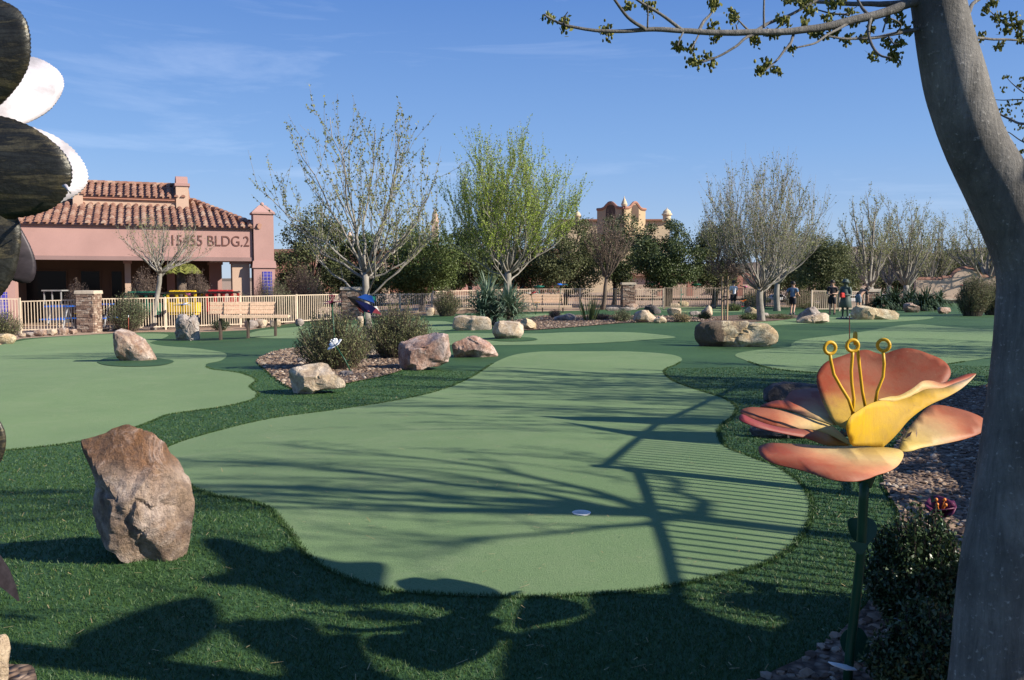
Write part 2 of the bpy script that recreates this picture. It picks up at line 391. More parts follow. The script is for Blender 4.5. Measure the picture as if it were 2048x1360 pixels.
def sheet(name, poly, off, mat, holes=(), kind='structure', step0=.16, rate=.028):
    I = grid_points(poly, step0, rate)
    for h in holes:
        c = h.mean(0); rr = np.linalg.norm(h - c, axis=1).max() * 1.3
        I = I[np.linalg.norm(I - c, axis=1) > rr]
    loops = [poly] + list(holes); vs = []; es = []
    for L in loops:
        n = len(vs); m = len(L); vs += [Vector(p) for p in L]; es += [(n+i, n+(i+1) % m) for i in range(m)]
    nb = len(vs); vs += [Vector(p) for p in I]
    V, E, Fc, *_ = delaunay_2d_cdt(vs, es, [], 1, 1e-5)
    V = np.array([(v.x, v.y) for v in V])
    Fa = np.array(Fc); cen = V[Fa].mean(1); keep = inside(cen, poly)
    for h in holes: keep &= ~inside(cen, h)
    z = tz(V[:, 0], V[:, 1]) + off
    mb = MB().add(np.column_stack([V, z]), Fa[keep].tolist())
    o = ob(name, mb.mesh(name, (0,0,0), True)); o.data.materials.append(mat); o['kind'] = kind
    return o

# base ground, one sheet to the horizon
def axis(a, lim, s0, g):
    q = [0.0]; s = s0
    while q[-1] < lim: q.append(q[-1] + s); s *= g
    return np.array(q)
pos = axis(0, 25000, .5, 1.07)
xs = np.concatenate([-pos[:0:-1], pos]); ys = np.concatenate([-axis(0, 400, .8, 1.3)[:0:-1], axis(0, 30000, .5, 1.055)])
X, Y = np.meshgrid(xs, ys)
Z = tz(X, Y) - .15 + .13 * sst((Y - 12) / 12)
nx = len(xs); idx = np.arange(X.size).reshape(X.shape)
fs = np.stack([idx[:-1,:-1], idx[:-1,1:], idx[1:,1:], idx[1:,:-1]], -1).reshape(-1, 4)
g0 = ob('ground', MB().add(np.stack([X.ravel(), Y.ravel(), Z.ravel()], 1), fs.tolist()).mesh('ground', (0,0,0), True)); g0.data.materials.append(M['dirt']); g0['kind'] = 'structure'

cup = G(1163, 1028)
cup_ring = np.array([(cup[0] + .054*math.cos(a), cup[1] + .054*math.sin(a)) for a in np.arange(28)*2*math.pi/28])

GREENS = {
 'main': [(1075,704),(1130,703),(1190,703),(1250,703),(1310,706),(1350,711),(1364,719),(1352,730),(1332,738),(1330,748),(1350,764),(1400,782),(1450,798),(1473,816),(1466,834),(1445,850),(1437,868),(1452,894),(1500,914),(1559,937),(1602,970),(1624,1010),(1616,1050),(1583,1096),(1520,1132),(1420,1158),(1345,1173),(1250,1186),(1120,1194),(1000,1195),(900,1192),(800,1185),(720,1167),(655,1140),(612,1110),(590,1080),(570,1052),(537,1018),(485,1001),(430,993),(380,975),(340,945),(320,912),(345,890),(430,864),(540,838),(680,819),(800,800),(880,781),(940,756),(985,728),(1025,711)],
 'left': [(-120,712),(0,690),(60,679),(150,672),(232,668),(284,667),(328,668),(336,672),(318,680),(300,686),(328,692),(393,697),(441,704),(454,711),(441,722),(412,729),(424,739),(478,746),(512,760),(500,774),(516,787),(502,801),(441,815),(342,829),(312,840),(270,856),(215,872),(147,886),(68,896),(0,902),(-140,910),(-300,800)],
 'island_front': [(495,671),(515,662),(560,657),(640,651),(740,647),(860,642),(905,646),(900,660),(840,668),(720,676),(590,677),(520,676)],
 'centre': [(899,667),(1000,667),(1080,667),(1131,665),(1200,664),(1265,665),(1314,669),(1352,675),(1290,680),(1240,684),(1143,688),(1040,690),(940,691),(880,688),(860,676)],
 'right': [(1821,649),(1730,663),(1669,671),(1605,679),(1584,687),(1580,694),(1549,697),(1488,704),(1470,711),(1486,719),(1522,732),(1563,740),(1635,746),(1720,747),(1820,742),(1901,728),(1993,714),(2120,700),(2300,690),(2300,668),(1994,659),(1900,654)],
 'far_right': [(1470,652),(1520,643),(1590,636),(1650,634),(1700,635),(1795,634),(1865,634),(1850,639),(1800,643),(1760,645),(1650,646),(1545,651)],
 'far': [(1290,616),(1360,613.5),(1430,614),(1500,617),(1510,622),(1440,625),(1350,624)],
 'back': [(990,634),(1050,629),(1120,627),(1130,631),(1060,637),(1000,640)],
}
green_w = {k: world_poly(v) for k, v in GREENS.items()}
TURF_FAR = [(-500,730),(-200,705),(0,690),(44,677),(146,671),(231,666),(300,664),(402,664),(498,660),(589,646),(640,639),(740,634),(862,630.5),(960,626),(1040,624),(1160,621),(1250,618),(1330,612.5),(1420,611.5),(1500,612.5),(1580,615),(1700,616),(1790,612),(1850,603),(1940,602),(2100,606),(2400,612)]
TURF_COVER = []
far = np.array([G(*p)[:2] for p in TURF_FAR])
turf_poly = np.concatenate([far, [(45, 10), (30, -12), (-25, -12), (-25, 8)]])
k_ = 8; far_s = []
for i in range(len(far)-1): far_s += [far[i] + (far[i+1]-far[i])*j/k_ for j in range(k_)]
turf_poly = np.concatenate([far_s, [far[-1]], [(45, 10), (30, -12), (-25, -12), (-25, 8)]])
sheet('turf_lawn', turf_poly, 0.0, M['turf'], [cup_ring], step0=.3, rate=.03)
for k, P in green_w.items():
    sheet('putting_green', P, .005, M['green'], [cup_ring] if k == 'main' else ())
island_w = world_poly([(195,724),(215,717),(255,714),(300,716),(345,722),(340,728),(310,733),(250,734),(210,731)])
sheet('turf_island', island_w, .014, M['turf'])
sheet('turf_island', world_poly([(968,678),(1010,675),(1060,676),(1075,680),(1050,683),(1000,683)]), .014, M['turf'])

BED = {
 'tree': world_poly([(514,722),(540,707),(575,699),(650,690),(740,682),(830,682),(850,705),(800,743),(700,767),(640,778),(590,780),(560,764),(530,740)]),
 'centre': world_poly([(985,655),(1010,645),(1060,636),(1110,631),(1300,632),(1420,635),(1445,640),(1400,643),(1260,646),(1180,652),(1090,659),(1050,661),(1010,660)]),
 'trees': world_poly([(1380,638),(1450,632),(1530,629),(1600,632),(1570,640),(1500,645),(1420,646)], 4),
}
g3 = np.array([G(*p)[:2] for p in [(2200,760),(1990,768),(1900,790),(1850,825),(1800,880),(1765,930),(1768,975),(1800,1030),(1795,1090),(1775,1150),(1730,1220),(1672,1280),(1620,1318),(1560,1344),(1480,1385)]])
BED['near'] = np.concatenate([g3, [(.9, 1.6), (4, 1.2), (8, 6)]])
for k, P in BED.items(): sheet('gravel_bed', P, .018, M['gravel'], step0=.14)
sheet('gravel_bed', world_poly([(-60,1345),(30,1338),(70,1348),(60,1420),(-60,1420)], 4), .018, M['gravel'])

# pebbles: uncountable, one object
def ico():
    bm = bmesh.new(); bmesh.ops.create_icosphere(bm, subdivisions=1, radius=1)
    v = np.array([q.co[:] for q in bm.verts]); f = np.array([[w.index for w in q.verts] for q in bm.faces]); bm.free(); return v, f
IV, IF = ico()
def pebbles(P2, size, mb):
    n = len(P2); s = size * (.5 + rng.random(n))
    ax = np.stack([s*(.7+.6*rng.random(n)), s*(.7+.6*rng.random(n)), s*(.45+.3*rng.random(n))], 1)
    an = rng.random(n)*6.28; c, d = np.cos(an), np.sin(an)
    V = IV[None] * ax[:, None] * (1 + .22*rng.normal(size=(n, len(IV), 1)))
    x = V[..., 0]*c[:, None] - V[..., 1]*d[:, None]; y = V[..., 0]*d[:, None] + V[..., 1]*c[:, None]
    z = V[..., 2] + (tz(P2[:, 0], P2[:, 1]) + .02)[:, None]
    V = np.stack([x + P2[:, :1], y + P2[:, 1:], z], -1)
    k = mb.n; mb.v.append(V.reshape(-1, 3)); mb.att.append(np.zeros(n*len(IV)))
    mb.f.extend((IF[None] + (np.arange(n)*len(IV))[:, None, None] + k).reshape(-1, 3).tolist()); mb.n += n*len(IV)
mb = MB()
for key, cnt, size in (('near', 15000, .019), ('tree', 5000, .026), ('centre', 2500, .034)):
    P = BED[key]; lo, hi = P.min(0), P.max(0); Q = lo + rng.random((cnt*3, 2))*(hi - lo); Q = Q[inside(Q, P)][:cnt]
    if key == 'near':
        Q = Q[(Q[:, 0] < Q[:, 1]*.62 + .3) & (Q[:, 1] > 2.2)]
    pebbles(Q, size, mb)
o = ob('pebbles', mb.mesh('pebbles')); o.data.materials.append(M['pebble']); o['kind'] = 'stuff'

# pile of the turf near the camera
N = 460000
d = np.exp(rng.random(N) * math.log(15 / 2.6)) * 2.6; a = (rng.random(N) - .5) * 2 * .66
Q = np.stack([d * np.tan(a), d], 1)
ok = inside(Q, turf_poly); J = Q; Q = Q + np.stack([np.sin(Q[:,1]*31)+np.sin(Q[:,1]*83), np.sin(Q[:,0]*37)+np.sin(Q[:,0]*71)], 1)*.006 + rng.normal(size=Q.shape)*.006
for P in list(green_w.values()) + list(BED.values()): ok &= ~inside(Q, P)
Q = J[ok]; d = Q[:, 1]; n = len(Q)
z = tz(Q[:, 0], Q[:, 1]); base = np.column_stack([Q, z])
hd = rng.random(n)*6.283; w = (.0017*np.maximum(1, d/3.2))[:, None]; h = (.010 + .009*rng.random(n))*np.clip(1.15 - d/40, .7, 1)
side = np.stack([np.cos(hd), np.sin(hd), 0*hd], 1) * w
lean = rng.normal(size=(n, 3))*.010; lean[:, 2] = h
o = ob('turf_pile', MB().tris(np.stack([base - side, base + side, base + lean], 1)).mesh('turf_pile')); o.data.materials.append(M['blade']); o['kind'] = 'stuff'

# fringe of pile standing along the cut edge of the greens
E = []
for P in list(green_w.values())+[BED['near'], BED['tree']]:
    for i in range(len(P)):
        a_, b_ = P[i], P[(i+1) % len(P)]; m_ = (a_+b_)/2
        if not (2.3 < m_[1] < 16 and abs(m_[0]) < m_[1]*.68): continue
        L_ = np.linalg.norm(b_-a_); k_ = int(L_*900/max(1, m_[1]/4)); t_ = rng.random((k_, 1)); nr = np.array((b_[1]-a_[1], a_[0]-b_[0]))/(L_+1e-9)
        E.append(a_+(b_-a_)*t_+nr*rng.normal(size=(k_, 1))*.011)
E = np.concatenate(E); n = len(E); base = np.column_stack([E, tz(E[:, 0], E[:, 1])+.002]); hd = rng.random(n)*6.283
side = np.stack([np.cos(hd), np.sin(hd), 0*hd], 1)*(.0019*np.maximum(1, E[:, 1]/3.2))[:, None]; lean = rng.normal(size=(n, 3))*.008; lean[:, 2] = .013+.010*rng.random(n)
o = ob('turf_fringe', MB().tris(np.stack([base-side, base+side, base+lean], 1)).mesh('turf_fringe')); o.data.materials.append(M['blade']); o['kind'] = 'stuff'

# dry bits lying on the turf and the green
n = 900; d = np.exp(rng.random(n)*math.log(12/2.8))*2.8; a = (rng.random(n)-.5)*1.25; Q = np.stack([d*np.tan(a), d], 1)
c = np.column_stack([Q, tz(Q[:, 0], Q[:, 1]) + .017]); an = rng.random(n)*6.28
u = np.stack([np.cos(an), np.sin(an), rng.normal(size=n)*.2], 1); L = (.008 + .02*rng.random(n)**2)[:, None]; v = np.stack([-np.sin(an), np.cos(an), 0*an], 1)*.0016
o = ob('dry_litter', MB().quads(np.stack([c-u*L-v, c+u*L-v, c+u*L+v, c-u*L+v], 1)).mesh('dry_litter')); o.data.materials.append(M['straw']); o['kind'] = 'stuff'

# the cup
zc = cup[2] + .006
mb = MB(); nseg = 28
ang = np.arange(nseg)*2*math.pi/nseg
rings = [(.0545, .004), (.0515, .006), (.0505, .0), (.0505, -.1)]
V = np.concatenate([np.stack([cup[0]+r*np.cos(ang), cup[1]+r*np.sin(ang), np.full(nseg, zc+q)], 1) for r, q in rings])
mb.add(V, [(i*nseg+j, i*nseg+(j+1)%nseg, (i+1)*nseg+(j+1)%nseg, (i+1)*nseg+j) for i in range(3) for j in range(nseg)] + [tuple(3*nseg+j for j in range(nseg))])
solo('golf_cup', mb, M['white'], 'white lined golf hole sunk in the nearest green', 'golf hole', (cup[0], cup[1], zc), smooth=True)
# ------------------------------------------------------------------ sky
w = bpy.data.worlds.new('World'); SC.world = w; w.use_nodes = True
nt = w.node_tree; bg = nt.nodes['Background']
sk = nt.nodes.new('ShaderNodeTexSky'); sk.sky_type = 'NISHITA'; sk.sun_disc = False
sk.sun_elevation = SUN_EL
az = math.atan2(-SH[0], -SH[1])      # direction of the sun, clockwise from +Y
sk.sun_rotation = az
sk.altitude = 800; sk.air_density = 1.0; sk.dust_density = .25; sk.ozone_density = 1.6
tc = nt.nodes.new('ShaderNodeTexCoord'); mp = nt.nodes.new('ShaderNodeMapping'); mp.inputs['Scale'].default_value = (1.3, 1.3, 9); mp.inputs['Rotation'].default_value = (R(6), R(-7), R(20))
nz = nt.nodes.new('ShaderNodeTexNoise'); nz.inputs['Scale'].default_value = 2.1; nz.inputs['Detail'].default_value = 8; nz.inputs['Roughness'].default_value = .62; nz.inputs['Distortion'].default_value = .5
rp = nt.nodes.new('ShaderNodeValToRGB'); rp.color_ramp.elements[0].position = .56; rp.color_ramp.elements[0].color = (0,0,0,1); rp.color_ramp.elements[1].position = .9; rp.color_ramp.elements[1].color = (.17,.17,.17,1)
mx = nt.nodes.new('ShaderNodeMix'); mx.data_type = 'RGBA'; mx.inputs[7].default_value = (9.5, 10, 11, 1)
L = nt.links.new
L(tc.outputs['Generated'], mp.inputs[0]); L(mp.outputs[0], nz.inputs['Vector']); L(nz.outputs['Fac'], rp.inputs[0]); L(rp.outputs[0], mx.inputs[0])
hs = nt.nodes.new('ShaderNodeHueSaturation'); hs.inputs['Saturation'].default_value = 1.2; hs.inputs['Hue'].default_value = .508; L(sk.outputs[0], hs.inputs['Color']); 
sx = nt.nodes.new('ShaderNodeSeparateXYZ'); L(tc.outputs['Generated'], sx.inputs[0])
gr = nt.nodes.new('ShaderNodeValToRGB'); gr.color_ramp.elements[0].position = .0; gr.color_ramp.elements[0].color = (2.35,3.25,5.0,1); gr.color_ramp.elements[1].position = .33; gr.color_ramp.elements[1].color = (.58,1.5,4.1,1)
e_ = gr.color_ramp.elements.new(.14); e_.color = (1.42,2.6,4.95,1)
L(sx.outputs[2], gr.inputs[0]); m3 = nt.nodes.new('ShaderNodeMix'); m3.data_type = 'RGBA'; m3.inputs[0].default_value = .8
L(hs.outputs[0], m3.inputs[6]); L(gr.outputs[0], m3.inputs[7]); L(m3.outputs[2], mx.inputs[6]); L(mx.outputs[2], bg.inputs[0])
bg.inputs[1].default_value = .085
SC.view_settings.view_transform = 'Standard'; SC.view_settings.look = 'None'; SC.view_settings.gamma = 1; SC.view_settings.exposure = 0.9
SC.render.film_transparent = False
try:
    SC.cycles.max_bounces = 6; SC.cycles.transparent_max_bounces = 4; SC.cycles.use_denoising = True
except Exception: pass
# far hills
def hills(pts, Yd, dp):
    mb = MB(); P = []
    xs_ = np.linspace(pts[0][0], pts[-1][0], 90); hs = np.interp(xs_, [p[0] for p in pts], [p[1] for p in pts])
    rows = 7; V = []
    for j in range(rows):
        f = j/(rows-1)
        for i, x in enumerate(xs_):
            top = W(x, hs[i] + 3*mnoise.noise(Vector((x*.03, j*.6, 2)))*(1 if 0 < j < rows-1 else 1), Yd)
            k = math.sin(f*math.pi)
            V.append((top[0]*(1+ (f-.5)*dp/Yd), Yd + (f-.5)*dp, max(-3, (top[2]+3)*k*(1+.15*mnoise.noise(Vector((x*.05, f*5, 7)))) - 3)))
    n = len(xs_)
    mb.add(V, [(j*n+i, j*n+i+1, (j+1)*n+i+1, (j+1)*n+i) for j in range(rows-1) for i in range(n-1)])
    o = ob('hills', mb.mesh('hills', (0,0,0), True)); o.data.materials.append(M['mountain']); o['kind'] = 'structure'
hills([(-600,556),(200,556),(600,556),(1000,556),(1300,552),(1450,530),(1560,518),(1650,500),(1720,492),(1790,498),(1860,505),(1930,500),(2000,492),(2200,480),(2500,500),(2900,556)], 7000, 2600)
# ------------------------------------------------------------------ rocks
def icos(sub):
    bm = bmesh.new(); bmesh.ops.create_icosphere(bm, subdivisions=sub, radius=1)
    v = np.array([q.co[:] for q in bm.verts]); f = [[w.index for w in q.verts] for q in bm.faces]; bm.free(); return v, f
_IC = {}
def rock(outline, label, mat, seed, sub=4, depth=.75, cuts=7, rough=1.0, group=None, Y=None, strata=0.0, cutdirs=()):
    """a boulder whose outline as seen from the path is given; real depth, flat broken faces"""
    r_ = np.random.default_rng(seed)
    O = np.asarray(outline, float)
    x0, x1, y0, y1 = O[:,0].min(), O[:,0].max(), O[:,1].min(), O[:,1].max()
    foot = G((x0+x1)/2, y1 - .06*(y1-y0))
    if Y is None: Y = foot[1]
    else: foot = np.array([*W((x0+x1)/2, y1, Y)[:2], 0]); foot[2] = float(tz(foot[0], foot[1]))
    Pw = np.array([W(px, py, Y) for px, py in O])
    wd = Pw[:,0].max() - Pw[:,0].min(); ht = Pw[:,2].max() - Pw[:,2].min()
    cx, cz = (Pw[:,0].max()+Pw[:,0].min())/2, (Pw[:,2].max()+Pw[:,2].min())/2
    Q = np.column_stack([Pw[:,0]-cx, Pw[:,2]-cz])
    th = np.linspace(-math.pi, math.pi, 361); Rr = []
    for t in th:                                   # radius of the outline in each direction
        d = np.array((math.cos(t), math.sin(t))); best = .01
        for i in range(len(Q)):
            a, b = Q[i], Q[(i+1) % len(Q)]; e = b - a; den = d[0]*e[1]-d[1]*e[0]
            if abs(den) < 1e-12: continue
            s = (a[0]*e[1]-a[1]*e[0])/den; u = (a[0]*d[1]-a[1]*d[0])/den
            if s > 0 and -1e-6 <= u <= 1+1e-6: best = max(best, s)
        Rr.append(best)
    if sub not in _IC: _IC[sub] = icos(sub)
    v, f = _IC[sub]; v = v.copy()
    dp = depth * min(wd, ht*1.6)/1.0
    # broken faces: many planes cut the lump into facets
    dirs = [(np.array(c[:3], float), c[3] if len(c) > 3 else .5+.12*r_.random()) for c in cutdirs]
    while len(dirs) < cuts*2+6:
        d = r_.normal(size=3); d[1] *= 1.4 if r_.random() < .6 else .7; dirs.append((d, .60 + .30*r_.random()))
    for d, lim in dirs:
        d = d/np.linalg.norm(d)
        k = v @ d; m = k > lim; v[m] -= np.outer(k[m]-lim, d)*.97
    rr = np.hypot(v[:,0], v[:,2]); t = np.arctan2(v[:,2], v[:,0]); Rt = np.interp(t, th, Rr)
    bins = ((t+math.pi)/(2*math.pi)*48).astype(int) % 48; mxr = np.full(48, 1e-3); np.maximum.at(mxr, bins, rr)
    mt = np.interp((t+math.pi)/(2*math.pi)*48, np.arange(-1, 50)+.5, np.concatenate([mxr[-1:], mxr, mxr[:2]]))
    rr2 = np.minimum(1, rr/mt)**.85
    X = np.stack([cx + Rt*rr2*np.cos(t), Y + dp*.5*v[:,1]*1.15, cz + Rt*rr2*np.sin(t)], 1)
    sc = max(wd, ht); off = r_.random(3)*50
    nrm = v/(np.linalg.norm(v, axis=1)[:,None]+1e-9)
    fr = np.array([mnoise.fractal(Vector((p/sc*4 + off)), .75, 2.2, 6) for p in X])
    rd = np.array([mnoise.voronoi(Vector((p*np.array((1,1,.7))/sc*3.4 + off*1.7)))[0][:2] for p in X]); rd = rd[:,1]-rd[:,0]
    cr = np.array([mnoise.noise(Vector((p/sc*17 + off*2.3))) for p in X])
    disp = sc*rough*(.020*fr - .030*np.clip(.10 - rd, 0, 1)/.10*np.clip(fr*1.5+.5, 0, 1) + .006*cr)
    if strata: disp += sc*strata*np.sin((X[:,2]+.45*X[:,0])/sc*26 + 3*fr)*.5
    X += nrm*disp[:,None]*np.array((.7, 1, .7))
    zg = tz(X[:,0], X[:,1]) - .03
    low = X[:,2] < cz - ht*.38
    X[low,2] -= .10*ht*(1 - (X[low,2]-X[:,2].min())/(ht*.13+1e-6)).clip(0, 1)
    loc = (foot[0], foot[1], foot[2])
    o = ob('boulder', MB().add(X, f).mesh('boulder', loc, True), loc)
    o.data.materials.append(M[mat]); o.data.set_sharp_from_angle(angle=R(28))
    return tag(o, label, 'rock', group)
def blob(x0, y0, x1, y1, seed, peak=None, n=11):
    r_ = np.random.default_rng(seed); P = []
    cx, cy, rx, ry = (x0+x1)/2, (y0+y1)/2, (x1-x0)/2, (y1-y0)/2
    for i in range(n):
        a = 2*math.pi*(i + .35*r_.random())/n; c, s = math.cos(a), math.sin(a)
        q = 1/max(abs(c), abs(s))**.72; k = .93 + .12*r_.random()
        P.append([cx + rx*min(1, abs(c)*q)*np.sign(c)*k, cy - ry*min(1, abs(s)*q)*np.sign(s)*(k if s > 0 else 1)])
    P = np.array(P); P[:,0] = x0 + (P[:,0]-P[:,0].min())/(P[:,0].max()-P[:,0].min())*(x1-x0)
    P[:,1] = y0 + (P[:,1]-P[:,1].min())/(P[:,1].max()-P[:,1].min())*(y1-y0)
    if peak is not None:
        P[:,1] = y1 - (y1-P[:,1])*(1 - .55*np.abs(P[:,0]-peak)/(x1-x0)*1.2)
        P[:,1] = y0 + (P[:,1]-P[:,1].min())/(P[:,1].max()-P[:,1].min())*(y1-y0)
    return P
GR = 'boulders set around the putting course'
rock([(147,885),(152,905),(166,930),(186,972),(176,1000),(168,1030),(180,1070),(205,1108),(250,1128),(285,1134),(325,1131),(350,1134),(366,1108),(373,1060),(379,1012),(370,980),(352,955),(333,918),(318,893),(303,872),(281,858),(242,851),(200,866)],
     'tall leaning boulder with rust brown top and pale right face, alone on the nearest turf', 'near_rock', 11, 6, .8, 9, 1.25, GR, cutdirs=[(-.3,-.62,.75,.30),(.8,-.6,.05,.42),(-.75,-.66,-.1,.42),(.05,-1,-.30,.5),(.5,-.6,.62,.55),(.45,-.8,-.5,.5)])
rock([(232,660),(238,657),(252,661),(270,670),(288,680),(300,694),(308,720),(296,725),(272,726),(246,725),(238,715),(234,690)], 'leaning pointed boulder on its own round turf island in the left green', 'rust_rock', 23, 5, .8, 7, 1, GR)
rock([(353,640),(358,629),(372,627),(380,634),(388,628),(398,634),(400,650),(402,668),(404,682),(392,684),(372,684),(356,681),(351,665)], 'upright craggy grey boulder beside the plank bench, with a deep cleft down its middle', 'grey_rock', 31, 5, .8, 7, 1.8, GR)
rock([(572,743),(582,736),(606,731),(640,727),(652,730),(668,742),(690,757),(694,768),(690,776),(650,781),(610,787),(588,790),(580,778),(574,760)], 'low slab boulder with flat tan top at the front left corner of the gravel island', 'tan_rock', 47, 5, .9, 7, 1, GR, cutdirs=[(-.05,-.5,.87,.34),(.2,-1,-.05,.45),(-.8,-.6,-.1,.5)])
rock([(795,690),(800,684),(830,674),(868,666),(888,664),(898,668),(900,690),(902,712),(897,726),(880,731),(850,736),(822,743),(800,744),(795,720)], 'large reddish brown block boulder sloping up to the right, in front of the shrubs', 'red_rock', 53, 5, .9, 7, 1.2, GR, cutdirs=[(-.3,-.5,.8,.34),(.2,-1,-.05,.42),(-.85,-.55,0,.5),(.9,-.4,.1,.6)])
rock([(904,688),(912,682),(934,674),(946,671),(958,674),(980,684),(990,697),(997,711),(985,714),(960,716),(925,716),(908,713)], 'squat faceted brown boulder with a peaked top, right of the reddish block', 'red_rock', 67, 5, .9, 8, 1, GR)
rock([(903,655),(908,634),(918,630),(950,631),(975,633),(983,640),(984,658),(965,661),(940,662),(915,662)], 'long flat topped tan boulder in front of the yucca', 'tan_rock', 71, 4, .7, 6, .8, GR)
rock([(984,664),(990,645),(998,641),(1020,642),(1040,643),(1047,652),(1048,665),(1040,677),(1015,679),(990,676)], 'rounded tan grey boulder standing on the centre green', 'tan_rock', 83, 4, .8, 6, 1, GR)
rock([(1037,650),(1044,640),(1052,636),(1064,640),(1073,648),(1072,659),(1055,661),(1040,661)], 'small golden boulder at the left end of the centre gravel bed', 'gold_rock', 97, 4, .8, 6, 1, GR)
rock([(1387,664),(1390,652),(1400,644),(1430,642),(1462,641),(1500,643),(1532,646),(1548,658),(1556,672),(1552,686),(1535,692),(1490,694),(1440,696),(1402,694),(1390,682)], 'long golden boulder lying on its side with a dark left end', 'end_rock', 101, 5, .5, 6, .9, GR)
rock([(1593,640),(1600,628),(1618,615),(1628,612),(1640,626),(1650,634),(1640,644),(1605,646)], 'pointed brown boulder leaning against a paler one near the statue', 'grey_rock', 113, 4, .7, 6, 1, GR)
rock([(1590,643),(1604,634),(1632,628),(1652,625),(1659,630),(1660,644),(1640,646),(1600,648)], 'low pale boulder in front of the pointed brown one near the statue', 'tan_rock', 127, 4, .7, 6, 1, GR)
rock([(1702,628),(1712,612),(1724,610),(1750,615),(1785,621),(1796,626),(1793,640),(1760,641),(1725,640),(1705,640)], 'long golden boulder right of the statue, below the dark spiky plants', 'gold_rock', 131, 4, .6, 6, .9, GR)
rock([(1266,640),(1270,626),(1280,619),(1296,620),(1314,636),(1316,642),(1300,646),(1272,645)], 'flat faced tan boulder behind the centre gravel bed', 'tan_rock', 137, 4, .7, 6, .8, GR)
small = [ (1288,608,1322,630,1300,'dark_rock','dark hump backed rock behind the flat faced tan boulder'),
 (1307,632,1334,647,1322,'tan_rock','small pale peaked rock at the right end of the centre gravel bed'),
 (1334,615,1362,632,None,'tan_rock','layered tan rock right of the dark hump backed rock'),
 (1337,606,1361,616,None,'tan_rock','low rock on the far green, the left of a touching pair'),
 (1355,602,1377,615,None,'gold_rock','low rock on the far green, the right of a touching pair'),
 (1402,610,1425,635,1420,'tan_rock','narrow rock tilted to a point beside the staked sapling'),
 (1378,622,1402,632,None,'grey_rock','small low grey rock left of the tilted pointed rock'),
 (1489,613,1515,631,1500,'gold_rock','rounded rock propped up left of the thick bare tree trunk'),
 (1521,625,1537,637,None,'grey_rock','small rock right of the thick bare tree trunk'),
 (1808,605,1840,626,1815,'rust_rock','brown and white rock under the dark spiky plants'),
 (1875,614,1901,628,None,'rust_rock','low brown rock at the right end of the dark spiky plants'),
 (-14,667,31,689,None,'gold_rock','flat golden rock by the fence at the left edge of the picture'),
 (488,640,516,657,None,'grey_rock','brown rock in the shade under the left part of the near bench'),
 (508,638,536,656,None,'tan_rock','tan rock under the right part of the near bench'),
 (540,638,562,655,None,'tan_rock','squarish tan rock by the right leg of the near bench'),
 (590,637,608,653,None,'grey_rock','grey rock peeping out left of the left shrub on the gravel island'),
 (714,632,729,656,None,'tan_rock','tan rock seen between the two shrubs on the gravel island'),
 (852,615,868,632,None,'tan_rock','tall one of two pale rocks at the foot of the fence behind the shrubs'),
 (866,616,882,631,None,'tan_rock','white streaked one of two pale rocks at the foot of the fence behind the shrubs'),
 (679,741,708,753,None,'grey_rock','small grey rock lying right behind the low slab boulder'),
 (594,715,620,727,None,'grey_rock','grey rock half buried in gravel at the left foot of the shrub'),
 (1108,626,1155,642,1140,'grey_rock','low brown rock in the centre gravel bed left of the reeds'),
 (1210,614,1240,622,None,'grey_rock','flat dark rock in front of the far stone pillar, the left of two'),
 (1236,614,1266,622,None,'grey_rock','flat dark rock in front of the far stone pillar, the right of two'),
 (1250,607,1277,620,None,'rust_rock','reddish rock at the foot of the far stone pillar'),
 (1422,609,1432,617,None,'grey_rock','tiny dark rock behind the tilted pointed rock')]
for i, (a, b, c, d, pk, m, lab) in enumerate(small):
    rock(blob(a, b, c, d, 300+i, pk), lab, m, 500+i, 3, .8, 5, 1, GR)
for i, (a, w, h, m) in enumerate([(34,18,8,'tan_rock'),(50,16,9,'grey_rock'),(68,24,13,'rust_rock'),(94,20,12,'tan_rock'),(116,20,14,'rust_rock'),(138,16,10,'rust_rock'),(203,16,9,'rust_rock'),(222,14,8,'grey_rock'),(248,22,9,'tan_rock')]):
    yb = 676 - .06*a - (2 if a > 180 else 0)
    lab = ['white speckled rock, first in the row along the foot of the left fence','grey rock, second in the row along the foot of the left fence','largest rust rock, third in the row along the foot of the left fence','tan rock, fourth in the row along the foot of the left fence','steep rust rock, fifth in the row along the foot of the left fence','rust rock just left of the near stone pillar','rust rock just right of the near stone pillar','grey rock between the near stone pillar and the rounded bush','tan rock at the foot of the rounded bush by the fence'][i]
    rock(blob(a, yb-h, a+w, yb, 700+i), lab, m, 800+i, 3, .8, 5, 1, 'small rocks along the foot of the fence')
rock([(1524,800),(1528,780),(1545,768),(1570,764),(1620,766),(1650,770),(1662,790),(1655,806),(1590,810),(1540,808)], 'dark flat topped slab behind the left petals of the big metal flower', 'dark_rock', 171, 4, .7, 6, .6, GR)
rock([(1500,855),(1520,846),(1570,844),(1620,850),(1640,866),(1610,876),(1540,878),(1505,872)], 'low dark rock half hidden under the left petals of the big metal flower', 'dark_rock', 173, 4, .7, 6, .7, GR)
rock([(-40,1300),(-10,1272),(6,1274),(14,1300),(18,1340),(14,1372),(-30,1376)], 'pale boulder cut off by the lower left corner of the picture', 'tan_rock', 181, 4, .8, 6, 1, GR)
